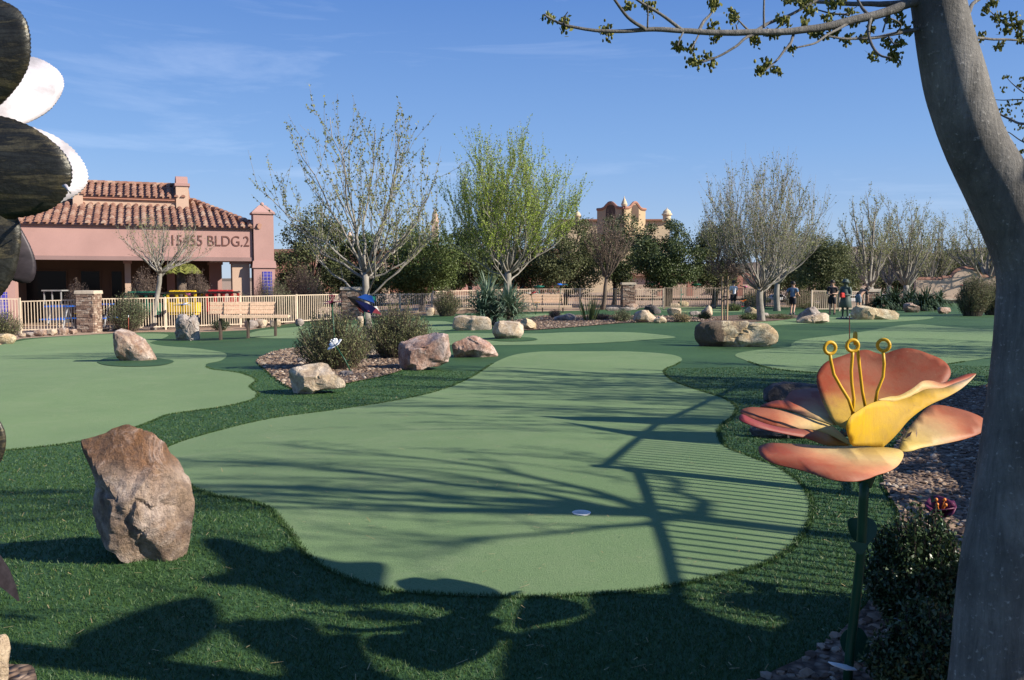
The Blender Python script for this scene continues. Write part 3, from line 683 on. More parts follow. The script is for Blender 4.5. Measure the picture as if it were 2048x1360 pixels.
# ------------------------------------------------------------------ trees
def bez(a, b, c, n):
    t = np.linspace(0, 1, n)[:, None]; return (1-t)**2*a + 2*t*(1-t)*b + t*t*c
def unit(v): return v/(np.linalg.norm(v)+1e-12)
def gen_tree(seed, base, fork_h, top_h, rx, low_h, limbs=10, subs=9, twigs=5, r0=.08, lean=(0,0), squash=1.0, tw=(.35,.8), up=.7, cx=0, low_limbs=0, sub_len=.5, thin=1.0, hor=.55, elmin=-.12):
    """vase shaped tree -> trunk, branches (builders) and the points along its twigs"""
    r_ = np.random.default_rng(seed); base = np.asarray(base, float)
    fork = base + np.array((lean[0], lean[1], fork_h)); trunk = MB(); br = MB(); tips = []
    k = 7; P = np.array([base + (fork-base)*t + np.array((math.sin(t*3+seed)*.03*fork_h, math.cos(t*2.3+seed)*.02*fork_h, 0))*(t*(1-t)*4) for t in np.linspace(0, 1, k)])
    P[0, 2] -= .15
    trunk.tube(P, [r0*(1.25 if i == 0 else 1.05 - .3*i/(k-1)) for i in range(k)], 9)
    fork = P[-1]
    cz = base[2] + low_h + (top_h-low_h)*.38; cen = np.array((fork[0]+cx, fork[1], cz))
    def env(az, el):
        c = math.cos(el); s = math.sin(el)
        rz = (base[2]+top_h-cz) if s > 0 else (cz-base[2]-low_h)
        return cen + np.array((rx*c*math.cos(az), rx*c*math.sin(az)*squash, rz*s))
    def norm_r(p):
        d = p-cen; rz = (base[2]+top_h-cz) if d[2] > 0 else (cz-base[2]-low_h)
        return math.sqrt((d[0]/rx)**2+(d[1]/(rx*squash))**2+(d[2]/rz)**2)
    n_all = limbs+low_limbs
    for i in range(n_all):
        az = i*2.39996+r_.random()*.5
        el = math.asin(min(.985, elmin+(.98-elmin)*((i+.5)/limbs)**.75)) if i < limbs else -.45+.5*r_.random()
        tgt = env(az, el+.1*r_.normal())*1.0; tgt = cen+(tgt-cen)*(.86+.12*r_.random())
        st = P[-1] + (P[-2]-P[-1])*r_.random()*(.9 if i < limbs else 2.2)
        d = tgt-st; Ln = np.linalg.norm(d)
        mid = st+np.array((d[0]*hor, d[1]*hor, d[2]*.40+ .03*Ln))+r_.normal(size=3)*.07*Ln
        B = bez(st, mid, tgt, 9); rl = r0*(.40+.14*r_.random())*thin*(1 if i < limbs else .8)
        B[1:-1] += r_.normal(size=(7, 3))*.012*Ln
        br.tube(B, np.linspace(rl, .006, 9), 6)
        for j in range(subs):
            t = .22+.72*(j+r_.random())/subs; q = t*8; a = int(min(7, q)); st2 = B[a]+(B[a+1]-B[a])*(q-a); tan = unit(B[a+1]-B[a])
            out = unit(np.array((r_.normal(), r_.normal(), .3*r_.normal())))
            d2 = unit(tan*.75+out*.75+np.array((0, 0, up*.6)))
            L2 = (sub_len*(1-.5*t)+.1*r_.random())*rx
            while L2 > .05 and norm_r(st2+d2*L2) > 1.05: L2 *= .82
            L2 = max(L2, .12*rx)
            e2 = st2+d2*L2+np.array((0, 0, L2*.22*up)); S = bez(st2, st2+d2*L2*.5, e2, 5)
            r2 = max(.0055, rl*(1-t)*.55)
            br.tube(S, np.linspace(r2, .004, 5), 4, False)
            tips.append(S[1:])
            for m in range(twigs):
                u = .25+.75*(m+r_.random())/twigs; q2 = u*4; a2 = int(min(3, q2)); st3 = S[a2]+(S[a2+1]-S[a2])*(q2-a2)
                d3 = unit(unit(S[a2+1]-S[a2])*.7+r_.normal(size=3)*.45+np.array((0, 0, up)))
                L3 = (tw[0]+(tw[1]-tw[0])*r_.random())*.3*rx
                e3 = st3+d3*L3+np.array((0, 0, .15*L3*up)); T = bez(st3, st3+d3*L3*.5, e3, 4)
                br.tube(T, [.0045, .004, .0035, .0025], 3, False)
                tips.append(T)
    return trunk, br, tips
def along(tips, n, r_, spread=.02, from_=.0):
    k = r_.integers(0, len(tips), n); out = np.empty((n, 3))
    for i, q in enumerate(k):
        T = tips[q]; u = (from_+(1-from_)*r_.random())*(len(T)-1); a = int(min(len(T)-2, u)); out[i] = T[a]+(T[a+1]-T[a])*(u-a)
    return out+r_.normal(size=(n, 3))*spread
def vase_tree(name, label, px, top, fork, left, right, low, seed, bark, leaf, nleaf, lsize, Yoff=0, group=None, trunk_px=12, **kw):
    """placed from where its foot stands; sizes measured against the picture"""
    b = G(*px); Y = b[1]
    z = lambda y: W(px[0], y, Y)[2]-b[2]
    xl, xr = W(left, 500, Y)[0], W(right, 500, Y)[0]; rx = (xr-xl)/2
    fx = W(fork[0], fork[1], Y)
    tr, br, tips = gen_tree(seed, b, fx[2]-b[2], z(top), rx, z(low), r0=trunk_px/2*Y/F, lean=(fx[0]-b[0], 0), cx=(xl+xr)/2-fx[0], **kw)
    root = thing(name, label, 'tree', b, group)
    part('trunk', tr, M[bark], root, True); part('branches', br, M[bark], root, True)
    r_ = np.random.default_rng(seed+5)
    part('leaf_buds', MB().quads(leaf_quads(along(tips, nleaf, r_, lsize*.35), lsize, r_, .6, .6)), M[leaf], root)
    return root
GT = 'young trees coming into leaf'
vase_tree('bare_tree', 'large open bare tree with sparse buds rising from the shrubs on the gravel island', (745,708), 208, (731,545), 528, 895, 535, 3, 'bark_pale', 'olive_leaf', 5200, .055, group=GT, trunk_px=17, limbs=13, subs=8, twigs=3, low_limbs=3, tw=(.5,1.3), sub_len=.5, thin=.7, elmin=-.35, hor=.62)
vase_tree('leafing_tree', 'tall tree with fresh light green leaves on upright twigs, behind the yucca', (1008,626), 288, (1016,540), 878, 1160, 545, 12, 'bark_pale', 'spring_leaf', 44000, .085, group=GT, trunk_px=17, limbs=19, subs=13, twigs=7, tw=(.6,1.3), up=1.1, low_limbs=4, thin=.6, elmin=-.25)
vase_tree('bare_tree', 'small pale bare tree in front of the building lettering', (307,659), 440, (320,545), 222, 428, 550, 23, 'bark_pale', 'olive_leaf', 1400, .06, group=GT, trunk_px=11, limbs=11, subs=8, twigs=4, tw=(.4,1.0), sub_len=.5)
vase_tree('bare_tree', 'broad bare tree with dense pale upright twigs behind the long golden boulder', (1522,642), 345, (1520,575), 1390, 1652, 560, 34, 'bark_pale', 'olive_leaf', 9000, .065, group=GT, trunk_px=16, limbs=20, subs=13, twigs=7, tw=(.6,1.3), up=1.0, low_limbs=2, thin=.55, hor=.62)
vase_tree('bare_tree', 'pale forked tree directly behind the broad bare tree', (1554,622), 430, (1555,560), 1490, 1650, 540, 41, 'bark_pale', 'olive_leaf', 2500, .09, group=GT, trunk_px=13, limbs=9, subs=8, twigs=4, up=.8)
vase_tree('bare_tree', 'brown twiggy bare tree left of the far stone pillar', (1205,619), 432, (1215,550), 1162, 1270, 520, 52, 'bark_brown', 'brown_leaf', 2500, .08, group=GT, trunk_px=9, limbs=12, subs=10, twigs=6, tw=(.5,1.1), up=.8)
vase_tree('bare_tree', 'pale bare tree with its forked trunk behind the dark spiky plants', (1742,610), 372, (1740,575), 1672, 1790, 560, 63, 'bark_pale', 'olive_leaf', 4200, .10, group=GT, trunk_px=16, limbs=12, subs=10, twigs=5, up=1.0, tw=(.6,1.2), low_limbs=3)
vase_tree('bare_tree', 'bare tree with darker limbs above the right end of the dark spiky plants', (1812,608), 395, (1812,570), 1760, 1880, 550, 74, 'bark_pale', 'olive_leaf', 4200, .10, group=GT, trunk_px=13, limbs=12, subs=10, twigs=5, up=.8, tw=(.6,1.2), low_limbs=3)
vase_tree('bare_tree', 'bare tree half hidden by the near trunk, above the arched wall', (1975,606), 425, (1972,560), 1885, 2060, 545, 85, 'bark_pale', 'olive_leaf', 4500, .10, group=GT, trunk_px=16, limbs=12, subs=10, twigs=5, up=.8, tw=(.6,1.2), low_limbs=3)
vase_tree('bare_tree', 'slim bare tree between the two bare trees above the dark spiky plants', (1778,604), 388, (1778,570), 1712, 1842, 552, 187, 'bark_pale', 'olive_leaf', 4200, .10, group=GT, trunk_px=11, limbs=12, subs=11, twigs=6, up=.9, tw=(.6,1.2), low_limbs=2, thin=.7)
vase_tree('bare_tree', 'bare tree spreading behind the utility pole', (1862,603), 418, (1862,568), 1800, 1925, 552, 188, 'bark_pale', 'olive_leaf', 4200, .10, group=GT, trunk_px=11, limbs=12, subs=11, twigs=6, up=.8, tw=(.6,1.2), low_limbs=2, thin=.7)
# staked sapling
b = G(1449, 641); root = thing('staked_sapling', 'thin brown sapling tied between two timber stakes behind the long golden boulder', 'tree', b)
px2m = b[1]/F
tr, br, tips = gen_tree(91, b, 80*px2m, 150*px2m, 42*px2m, 60*px2m, limbs=9, subs=9, twigs=5, r0=.02, up=.5)
part('trunk', tr, M['bark_brown'], root, True); part('branches', br, M['bark_brown'], root, True)
r_ = np.random.default_rng(5); part('leaf_buds', MB().quads(leaf_quads(along(tips, 1800, r_, .05), .06, r_)), M['brown_leaf'], root)
for s in (-1, 1): part('stake', MB().tube([b+np.array((s*.09,0,-.1)), b+np.array((s*.1,.0,1.6))], .032, 8), M['timber'], root)
part('tie', MB().box(b+np.array((0,0,.85)), (.26,.03,.05)), M['black'], root)

# dense trees behind the fence
def crown_tree(label, cx, foot, top, left, right, low, Y, seed, leaf, n, size, bark='bark_dark', blobs=22, group='dense trees behind the fence', loose=.0, trunks=1):
    r_ = np.random.default_rng(seed)
    x = W(cx, 560, Y)[0]; b = np.array((x, Y, float(tz(x, Y))))
    xl, xr = W(left, 560, Y)[0], W(right, 560, Y)[0]; zt, zl = W(cx, top, Y)[2], W(cx, low, Y)[2]
    rx = (xr-xl)/2*1.22; cxw = (xl+xr)/2; n = int(n*1.9); size *= .72; zl = b[2]+.35+(zl-b[2])*.25; cz = zl+(zt-zl)*.42; blobs = int(blobs*1.7)
    root = thing('evergreen_tree', label, 'tree', b, group)
    C = []; Rb = []
    while len(C) < blobs:
        p = r_.uniform(-1, 1, 3)
        if np.linalg.norm(p) > 1 or np.linalg.norm(p) < .35: continue
        zz = cz+p[2]*((zt-cz) if p[2] > 0 else (cz-zl))*.92
        C.append((cxw+p[0]*rx*.86, Y+p[1]*rx*.8, zz)); Rb.append(rx*(.13+.19*r_.random()))
    C = np.array(C); Rb = np.array(Rb); w = Rb**2/np.sum(Rb**2); k = r_.choice(blobs, n, p=w)
    d = r_.normal(size=(n, 3)); d /= np.linalg.norm(d, axis=1)[:, None]
    rad = Rb[k]*(.5+.6*r_.random(n)**.7)*(1+(.25+loose)*r_.random(n)**3)
    P = C[k]+d*rad[:, None]*np.array((1, 1, .8)); P[:, 2] = np.maximum(P[:, 2], zl-.2+.3*r_.random(n))
    part('crown', MB().quads(leaf_quads(P, size, r_, .55, .2)), M[leaf], root)
    tr = MB()
    for q in range(trunks):
        o = np.array((r_.normal()*.12*(trunks > 1), r_.normal()*.1*(trunks > 1), 0))
        tr.tube([b+o-np.array((0,0,.2)), b+o*2+np.array((.05, 0, (zl-b[2])*.6)), np.array((cxw, Y, cz))+o*3], [.2, .15, .06], 8)
    for j in range(0, blobs, 2):
        tr.tube(bez(np.array((cxw, Y, zl+.1)), np.array((cxw, Y, cz)), C[j], 5), np.linspace(.07, .015, 5), 5)
    part('trunk', tr, M[bark], root, True)
    return root
crown_tree('loose olive green tree just right of the building corner pillar', 622, 0, 425, 560, 690, 560, 50, 1, 'dusty_leaf', 9000, .19, loose=.6, blobs=26)
crown_tree('dark tree directly behind the trunk of the open bare tree', 728, 0, 470, 650, 800, 585, 52, 2, 'evergreen_leaf', 10000, .2)
crown_tree('rounded glossy mid green tree between the open bare tree and the light green tree', 842, 0, 445, 762, 925, 588, 50, 3, 'mid_leaf', 15000, .17, blobs=30)
crown_tree('shaded dark tree left of the tall light green tree', 940, 0, 455, 880, 1000, 590, 55, 4, 'evergreen_leaf', 9000, .2)
crown_tree('wide dark tree directly behind the tall light green tree', 1040, 0, 440, 960, 1130, 588, 58, 5, 'evergreen_leaf', 11000, .2, loose=.3)
crown_tree('feathery olive tree right of the tall light green tree', 1130, 0, 425, 1080, 1195, 585, 56, 6, 'dusty_leaf', 10000, .17, loose=.6)
crown_tree('dark tree behind the brown twiggy tree, below the twin gabled tower', 1228, 0, 412, 1170, 1290, 585, 60, 7, 'evergreen_leaf', 11000, .18, loose=.3)
crown_tree('dense dark tree with split trunk right of the far stone pillar', 1330, 0, 425, 1268, 1392, 560, 54, 8, 'evergreen_leaf', 13000, .18, loose=.35, trunks=3)
crown_tree('dusty green tree left behind the broad bare tree', 1425, 0, 430, 1375, 1485, 565, 56, 9, 'dusty_leaf', 10000, .17, loose=.5, trunks=2)
crown_tree('dusty green tree right behind the broad bare tree', 1585, 0, 465, 1520, 1640, 560, 57, 10, 'dusty_leaf', 9000, .17, loose=.5)
crown_tree('dark green tree with drooping edge above the boy in the blue shirt', 1645, 0, 470, 1590, 1705, 552, 50, 11, 'dusty_leaf', 9000, .15, loose=.7, blobs=26)
crown_tree('low dusty tree far behind the dark spiky plants', 1790, 0, 510, 1735, 1850, 570, 75, 13, 'dusty_leaf', 6000, .24, loose=.5)
crown_tree('low dusty tree far behind the utility pole', 1905, 0, 500, 1845, 1965, 560, 80, 14, 'dusty_leaf', 6000, .24, loose=.5)
crown_tree('dusty tree far away behind the near trunk', 2010, 0, 470, 1955, 2075, 570, 70, 15, 'dusty_leaf', 5000, .24, loose=.5)
crown_tree('small dusty tree far off between the drooping tree and the pale forked tree', 1700, 0, 520, 1660, 1742, 565, 85, 16, 'dusty_leaf', 4000, .26, loose=.5)

# ------------------------------------------------------------------ shrubs
def shrub(name, label, cx, foot, top, left, right, seed, leaf, stems=260, per=22, lsize=.035, Y=None, group=None, spread=1.0, stem_mat='bark_brown', cat='shrub', asp=.35, hv=.3, hole=0):
    r_ = np.random.default_rng(seed)
    b = G(cx, foot) if Y is None else W(cx, foot, Y)
    if Y is not None: b[2] = float(tz(b[0], b[1]))
    Y = b[1]; ht = W(cx, top, Y)[2]-b[2]; rx = (W(right, 600, Y)[0]-W(left, 600, Y)[0])/2; ox = (W(right, 600, Y)[0]+W(left, 600, Y)[0])/2-b[0]
    root = thing(name, label, cat, b, group); st = MB(); L = []
    for i in range(stems):
        a = r_.random()*6.283; q = math.sqrt(r_.random()); rr = q*rx*spread
        h = ht*(1-.55*q**2.2)*(1.02-hv*r_.random()**(1.0 if hv < .5 else .6))
        s = b+np.array((ox*.5+rr*.45*math.cos(a), rr*.4*math.sin(a), 0))
        e = b+np.array((ox+rr*math.cos(a), rr*.85*math.sin(a), h)); m = (s+e)/2+np.array((0, 0, h*.1))+r_.normal(size=3)*.03*rx
        T = bez(s, m, e, 5); st.tube(T, np.linspace(.008, .003, 5), 3, False)
        u = (.12+.88*r_.random(per)**.8)*4; k = np.minimum(3, u.astype(int)); L.append(T[k]+(T[k+1]-T[k])*(u-k)[:, None]+r_.normal(size=(per, 3))*lsize*.8)
    part('stems', st, M[stem_mat], root)
    part('foliage', MB().quads(leaf_quads(np.concatenate(L), lsize, r_, asp, 1.0)), M[leaf], root)
    return root
GS = 'rounded shrubs on the gravel island'
shrub('desert_shrub', 'wispy grey green shrub left of the open bare tree, behind the white metal flower', 668, 738, 608, 582, 752, 1, 'shrub_leaf', 380, 34, .042, group=GS, hv=.48)
shrub('desert_shrub', 'wispy grey green shrub right of the open bare tree, behind the reddish block boulder', 795, 716, 592, 722, 868, 2, 'shrub_leaf', 400, 34, .042, group=GS, hv=.48)
GF = 'bushes along the fence'
shrub('rounded_bush', 'rounded pale green bush in front of the fence, right of the near stone pillar', 253, 662, 578, 212, 300, 3, 'sage_leaf', 260, 26, .06, group=GF)
shrub('rounded_bush', 'tall pale green bush behind the right end of the near bench', 550, 648, 552, 512, 592, 4, 'sage_leaf', 280, 26, .06, group=GF)
shrub('rounded_bush', 'small green bush behind the left end of the near bench', 478, 646, 580, 452, 512, 5, 'sage_leaf', 160, 20, .06, group=GF)
shrub('rounded_bush', 'dark bush by the fence at the left edge of the picture', 8, 680, 618, -40, 46, 6, 'shrub_leaf', 200, 24, .055, group=GF)
shrub('rounded_bush', 'dark green bush in front of the fence, left of the yucca', 893, 632, 572, 862, 926, 7, 'shrub_leaf', 240, 24, .06, group=GF)
shrub('small_shrub', 'little brown dry shrub at the foot of the small pale bare tree', 330, 657, 632, 318, 343, 8, 'brown_leaf', 80, 16, .05)
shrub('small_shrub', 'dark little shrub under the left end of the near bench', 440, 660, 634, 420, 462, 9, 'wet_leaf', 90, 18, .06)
shrub('small_shrub', 'dry brown tuft in the centre gravel bed left of the reeds', 1112, 636, 618, 1096, 1124, 10, 'brown_leaf', 90, 14, .05)
shrub('small_shrub', 'dry brown tuft in the centre gravel bed right of the reeds', 1205, 640, 627, 1184, 1222, 11, 'brown_leaf', 110, 14, .05)
shrub('small_shrub', 'grey green low shrub left of the flat faced tan boulder', 1246, 643, 617, 1218, 1268, 12, 'sage_leaf', 120, 16, .05)
shrub('small_shrub', 'bright green little shrub below the tilted pointed rock', 1408, 639, 622, 1396, 1423, 13, 'mid_leaf', 110, 18, .045)
shrub('small_shrub', 'straw yellow grass tuft in front of the layered tan rock', 1362, 644, 624, 1340, 1386, 14, 'straw', 140, 12, .06, asp=.15)
shrub('small_shrub', 'green low plants at the foot of the broad bare tree', 1503, 640, 625, 1478, 1524, 15, 'mid_leaf', 120, 16, .05)
shrub('small_shrub', 'flat straggly plant right of the broad bare tree', 1556, 638, 628, 1530, 1590, 16, 'shrub_leaf', 120, 14, .05)
shrub('small_shrub', 'low green bush at the foot of the boy in the white shirt', 1466, 622, 606, 1450, 1486, 17, 'mid_leaf', 110, 16, .06)
shrub('small_shrub', 'low hedge plant at the fence foot behind the boy in the blue shirt', 1620, 617, 605, 1592, 1660, 18, 'shrub_leaf', 150, 16, .06)
shrub('rounded_bush', 'large round dark green bush left of the near trunk', 1940, 632, 540, 1912, 1990, 19, 'shrub_leaf', 420, 34, .06, group=GF)
shrub('rounded_bush', 'round dark bush partly hidden behind the near trunk', 1985, 630, 548, 1955, 2030, 20, 'shrub_leaf', 300, 30, .06, group=GF)
shrub('dry_shrub', 'dry brown bush behind the fence, left of the near stone pillar', 152, 0, 555, 122, 188, 21, 'brown_leaf', 200, 20, .06, Y=40, group='dry bushes by the building')
shrub('dry_shrub', 'dry brown bush against the building, left of the small pale bare tree', 285, 0, 528, 255, 330, 22, 'brown_leaf', 240, 24, .07, Y=41.5, group='dry bushes by the building')
shrub('dry_shrub', 'dry brown and green bush against the building, right of the small pale bare tree', 395, 0, 528, 362, 425, 23, 'brown_leaf', 240, 24, .07, Y=41.5, group='dry bushes by the building')
shrub('dry_shrub', 'tall dry brown bush right of the building corner pillar', 605, 0, 520, 558, 655, 24, 'brown_leaf', 320, 26, .08, Y=46.5, group='dry bushes by the building')
shrub('dry_shrub', 'dry brown bush in front of the blue tiled corner pillar', 523, 0, 545, 500, 545, 25, 'brown_leaf', 160, 18, .06, Y=42.5, group='dry bushes by the building')
for i, (cx, l, r, lab) in enumerate([(1510,1480,1545,'green hedge bush behind the fence left of the pale forked tree'),(1600,1565,1640,'green hedge bush behind the fence at the boy in the blue shirt'),(1665,1640,1700,'green hedge bush behind the fence at the boy in the black shirt')]):
    shrub('hedge_bush', lab, cx, 0, 575, l, r, 40+i, 'shrub_leaf', 180, 22, .08, Y=54, group='hedge bushes behind the fence')
# near dark bush by the big flower, pieces of it at two spots
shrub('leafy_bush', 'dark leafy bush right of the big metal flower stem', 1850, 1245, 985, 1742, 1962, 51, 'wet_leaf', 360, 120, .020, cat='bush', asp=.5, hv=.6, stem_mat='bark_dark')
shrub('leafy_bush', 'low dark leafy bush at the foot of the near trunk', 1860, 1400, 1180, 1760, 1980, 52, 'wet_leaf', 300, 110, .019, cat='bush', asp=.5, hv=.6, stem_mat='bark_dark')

# yucca, spiky plants, reeds
def rosette(mb, c, L, n, r_, wd, droop=.25, up0=-.1, stalk=0.0):
    for i in range(n):
        az = r_.random()*6.283; el = math.asin(up0+(1-up0)*r_.random()**.8); l = L*(.75+.35*r_.random())
        d = np.array((math.cos(el)*math.cos(az), math.cos(el)*math.sin(az), math.sin(el))); s = unit(np.cross(d, (0,0,1.))+1e-6); o = c+np.array((0,0,stalk*r_.random()))
        P = [o, o+d*l*.4, o+d*l*.75-np.array((0,0,l*droop*.3*math.cos(el))), o+d*l-np.array((0,0,l*droop*math.cos(el)))]
        w = [wd*.6, wd, wd*.7, wd*.04]; V = []
        nrm = np.cross(s, d)
        for p, q in zip(P, w): V += [p-s*q+nrm*q*.35, p, p+s*q+nrm*q*.35]
        mb.add(V, [(k*3+j, k*3+j+1, k*3+j+4, k*3+j+3) for k in range(3) for j in range(2)])
def yucca(name, label, px, r_px, n, seed, mat, heads=((0,0,0),), group=None, wd=.022, droop=.25, up0=-.1):
    b = G(*px); sc = b[1]/F; r_ = np.random.default_rng(seed); root = thing(name, label, 'plant', b, group); tr = MB(); lv = MB()
    for hx, hy, hz in heads:
        c = b+np.array((hx*sc, hy*sc, hz*sc)); tr.tube([b+np.array((hx*sc*.6, 0, -.1)), c+np.array((0,0,.05))], [.09, .07], 8)
        rosette(lv, c, r_px*sc, n, r_, wd, droop, up0, .15)
    part('stem', tr, M['bark_brown'], root, True); part('leaves', lv, M[mat], root)
    return root
GY = 'yuccas by the light green tree'
yucca('yucca', 'larger blue green yucca with a tall spiky head behind the flat topped tan boulder', (977,650), 66, 150, 1, 'yucca', ((-2,0,44),(-14,2,18),(14,0,14)), GY)
yucca('yucca', 'smaller blue green yucca behind the rounded tan grey boulder', (1018,650), 60, 140, 2, 'yucca', ((0,0,34),(6,2,14)), GY)
GD = 'dark spiky plants right of the statue'
for i, (x, y, r, lab) in enumerate([(1762,622,30,'low dark spiky plant nearest the long golden boulder'),(1790,620,42,'tall dark spiky plant, left of the middle of the clump'),(1822,620,44,'tall dark spiky plant in the middle of the clump'),(1852,622,42,'dark spiky plant, right of the middle of the clump'),(1878,620,34,'dark spiky plant at the right end of the clump')]):
    yucca('spiky_plant', lab, (x, y), r, 110, 20+i, 'yucca_dark', ((0,0,14),(-8,4,6)), GD, .03, .45, -.25)
b = G(1180, 641); r_ = np.random.default_rng(9); mb = MB()
for i in range(70):
    a = r_.random()*6.283; sp = r_.random()**.5; l = 58*b[1]/F*(.55+.45*r_.random()); o = b+np.array((math.cos(a)*.22*sp, math.sin(a)*.15*sp, 0)); d = unit(np.array((math.cos(a)*.42*sp, math.sin(a)*.4*sp, 1)))
    s = np.array((math.sin(a*3), math.cos(a*3), 0))*.014
    P = [o, o+d*l*.55, o+d*l]; mb.add([P[0]-s, P[0]+s, P[1]-s, P[1]+s, P[2]-s*.1, P[2]+s*.1], [(0,1,3,2),(2,3,5,4)])
root = thing('reed_clump', 'clump of upright yellow green reeds in the centre gravel bed', 'plant', b); part('leaves', mb, M['reed'], root)
# palm by the building
x = W(362, 560, 43)[0]; b = np.array((x, 43, float(tz(x, 43)))); root = thing('palm_tree', 'small yellow green palm under the building roof beam', 'tree', b)
zt = W(362, 535, 43)[2]
part('trunk', MB().tube([b, b+np.array((.05,0,1.2)), np.array((x, 43, zt-.1))], [.26,.24,.2], 10), M['bark_brown'], root, True)
mb = MB(); r_ = np.random.default_rng(4)
for i in range(26):
    az = r_.random()*6.283; o = np.array((x, 43, zt)); d = np.array((math.cos(az), math.sin(az), .25+.5*r_.random())); L = 1.0
    P = bez(o, o+d*L*.6, o+d*L*np.array((1,1,.1))-np.array((0,0,.25)), 7)
    for k in range(1, 7):
        for s in (-1, 1):
            e = P[k]+np.array((-d[1]*s*.28, d[0]*s*.28, -.12)); t = np.array((0,0,.02)); mb.add([P[k-1], P[k], e], [(0,1,2)])
part('fronds', mb, M['palm_leaf'], root)
# ------------------------------------------------------------------ fence, pillars
def fence(label, P, mat, step=.105, posts=True):
    """P: (px, top row, distance) stations"""
    pts = []
    for px, ty, d in P:
        q = W(px, ty, d); pts.append((q[0], q[1], q[2]))
    pts = np.array(pts); b = np.array((pts[0][0], pts[0][1], float(tz(pts[0][0], pts[0][1]))))
    root = thing('metal_fence', label, 'fence', b, 'cream metal picket fence around the course')
    mb = MB(); pm = []
    for i in range(len(pts)-1):
        a, c = pts[i], pts[i+1]; L = np.linalg.norm((c-a)[:2]); n = max(2, int(L/step)); rz = math.atan2(c[1]-a[1], c[0]-a[0])
        for z_off, base in ((-.02, False), (.12, True)):
            pa = a+np.array((0,0,z_off)); pc = c+np.array((0,0,z_off))
            if base: pa[2] = tz(a[0], a[1])+.12; pc[2] = tz(c[0], c[1])+.12
            d = unit(pc-pa); s = np.array((-d[1], d[0], 0))*.016; u = np.array((0,0,.02))
            mb.add([pa-s-u, pa+s-u, pa+s+u, pa-s+u, pc-s-u, pc+s-u, pc+s+u, pc-s+u], [(0,1,2,3),(7,6,5,4),(0,4,5,1),(1,5,6,2),(2,6,7,3),(3,7,4,0)])
        for k in range(n):
            t = (k+.5)/n; p = a+(c-a)*t; zb = float(tz(p[0], p[1]))+.08; zt = p[2]-.045
            mb.box((p[0], p[1], (zb+zt)/2), (.026, .022, zt-zb), rz)
        if posts: pm.append((a, rz))
    pm.append((pts[-1], 0))
    part('picket_panel', mb, M[mat], root)
    for a, rz in pm:
        zb = float(tz(a[0], a[1]))-.1; part('post', MB().box((a[0], a[1], (zb+a[2]+.03)/2), (.06, .06, a[2]+.03-zb), rz), M[mat], root)
fence('cream picket gate panel, slightly taller than its neighbour, at the left edge of the picture', [(-60,597,34.6),(39,597,35.2)], 'fence')
fence('cream picket panel between the left gate panel and the near stone pillar', [(40,602,35.6),(163,598.5,36.4)], 'fence')
fence('long cream picket panel from the near stone pillar to behind the plank bench', [(193,597,36.6),(330,595,38.3),(480,592,40.3),(592,590,42)], 'fence')
fence('cream picket panel between the plank bench and the middle stone pillar', [(593,589.5,42.1),(684,588,44)], 'fence')
fence('cream picket panel right of the middle stone pillar, behind the shrubs', [(722,588,44.5),(800,587.5,45.5),(864,587,46.5)], 'fence')
fence('cream picket panel behind the yucca and the far bench, left of the far stone pillar', [(866,582.5,47.5),(960,579.5,49),(1060,577.5,50),(1160,577,50.2),(1243,577,50.3)], 'fence')
fence('short cream picket panel right of the far stone pillar', [(1268,577.5,50.3),(1327,577.5,50.5)], 'fence')
fence('picket panel coloured darker for shade between the short panel and the boy in the blue shirt', [(1329,575,50.6),(1430,575.5,51),(1530,578,51.5),(1627,580,52)], 'fence_shade')
fence('pale picket panel between the boy in the blue shirt and the statue', [(1624,581,46.6),(1680,581.5,46.8),(1729,582.5,47)], 'fence')
def pillar(label, x0, x1, top, capb, base_px, Y, seed):
    r_ = np.random.default_rng(seed); cx = (x0+x1)/2; c = W(cx, 600, Y); c[2] = float(tz(c[0], c[1])); w = (x1-x0)*Y/F*.86; zt = W(cx, capb, Y)[2]; zc = W(cx, top, Y)[2]
    root = thing('stone_pillar', label, 'pillar', c, 'stone fence pillars')
    core = MB().box((c[0], c[1], (c[2]-.2+zt)/2), (w-.03, w-.03, zt-c[2]+.2)); st = MB()
    z = c[2]-.05
    while z < zt-.02:
        h = min(.05+.045*r_.random(), zt-z)
        for side in range(4):
            u = -w/2
            while u < w/2-.01:
                l = min(.1+.2*r_.random(), w/2-u); pr = .008+.03*r_.random(); cu = u+l/2
                d = [(cu, -w/2), (w/2, cu), (cu, w/2), (-w/2, cu)][side]; sz = (l-.008, .03+pr*2, h-.008) if side % 2 == 0 else (.03+pr*2, l-.008, h-.008)
                st.box((c[0]+d[0], c[1]+d[1], z+h/2), sz, 0, .96); u += l
        z += h
    part('shaft', core, M['ledge'], root); part('ledgestone', st, M['ledge'], root)
    o = part('cap', MB().box((c[0], c[1], (zt+zc)/2), ((x1-x0)*Y/F*1.04,)*2+(zc-zt,), 0, .97), M['cap'], root); bevel(o, .02)
pillar('near stone pillar between two fence panels, left of the rounded pale bush', 158, 197, 581, 588, 662, 36.3, 1)
pillar('middle stone pillar behind the open bare tree and the dark metal flowers', 684, 721, 574, 580, 640, 44.2, 2)
pillar('far stone pillar beside the brown twiggy tree', 1242, 1270, 565, 570, 616, 50, 3)
pillar('dark capped stone pillar right of the parked white car', 1726, 1756, 578, 584, 615, 48, 4)
pillar('stone pillar far behind the boy in the blue shirt, left of the wooden shed', 1576, 1588, 551, 555, 600, 60, 5)
pillar('stone pillar far behind the fence, right of the wooden shed', 1648, 1660, 553, 557, 600, 60, 6)

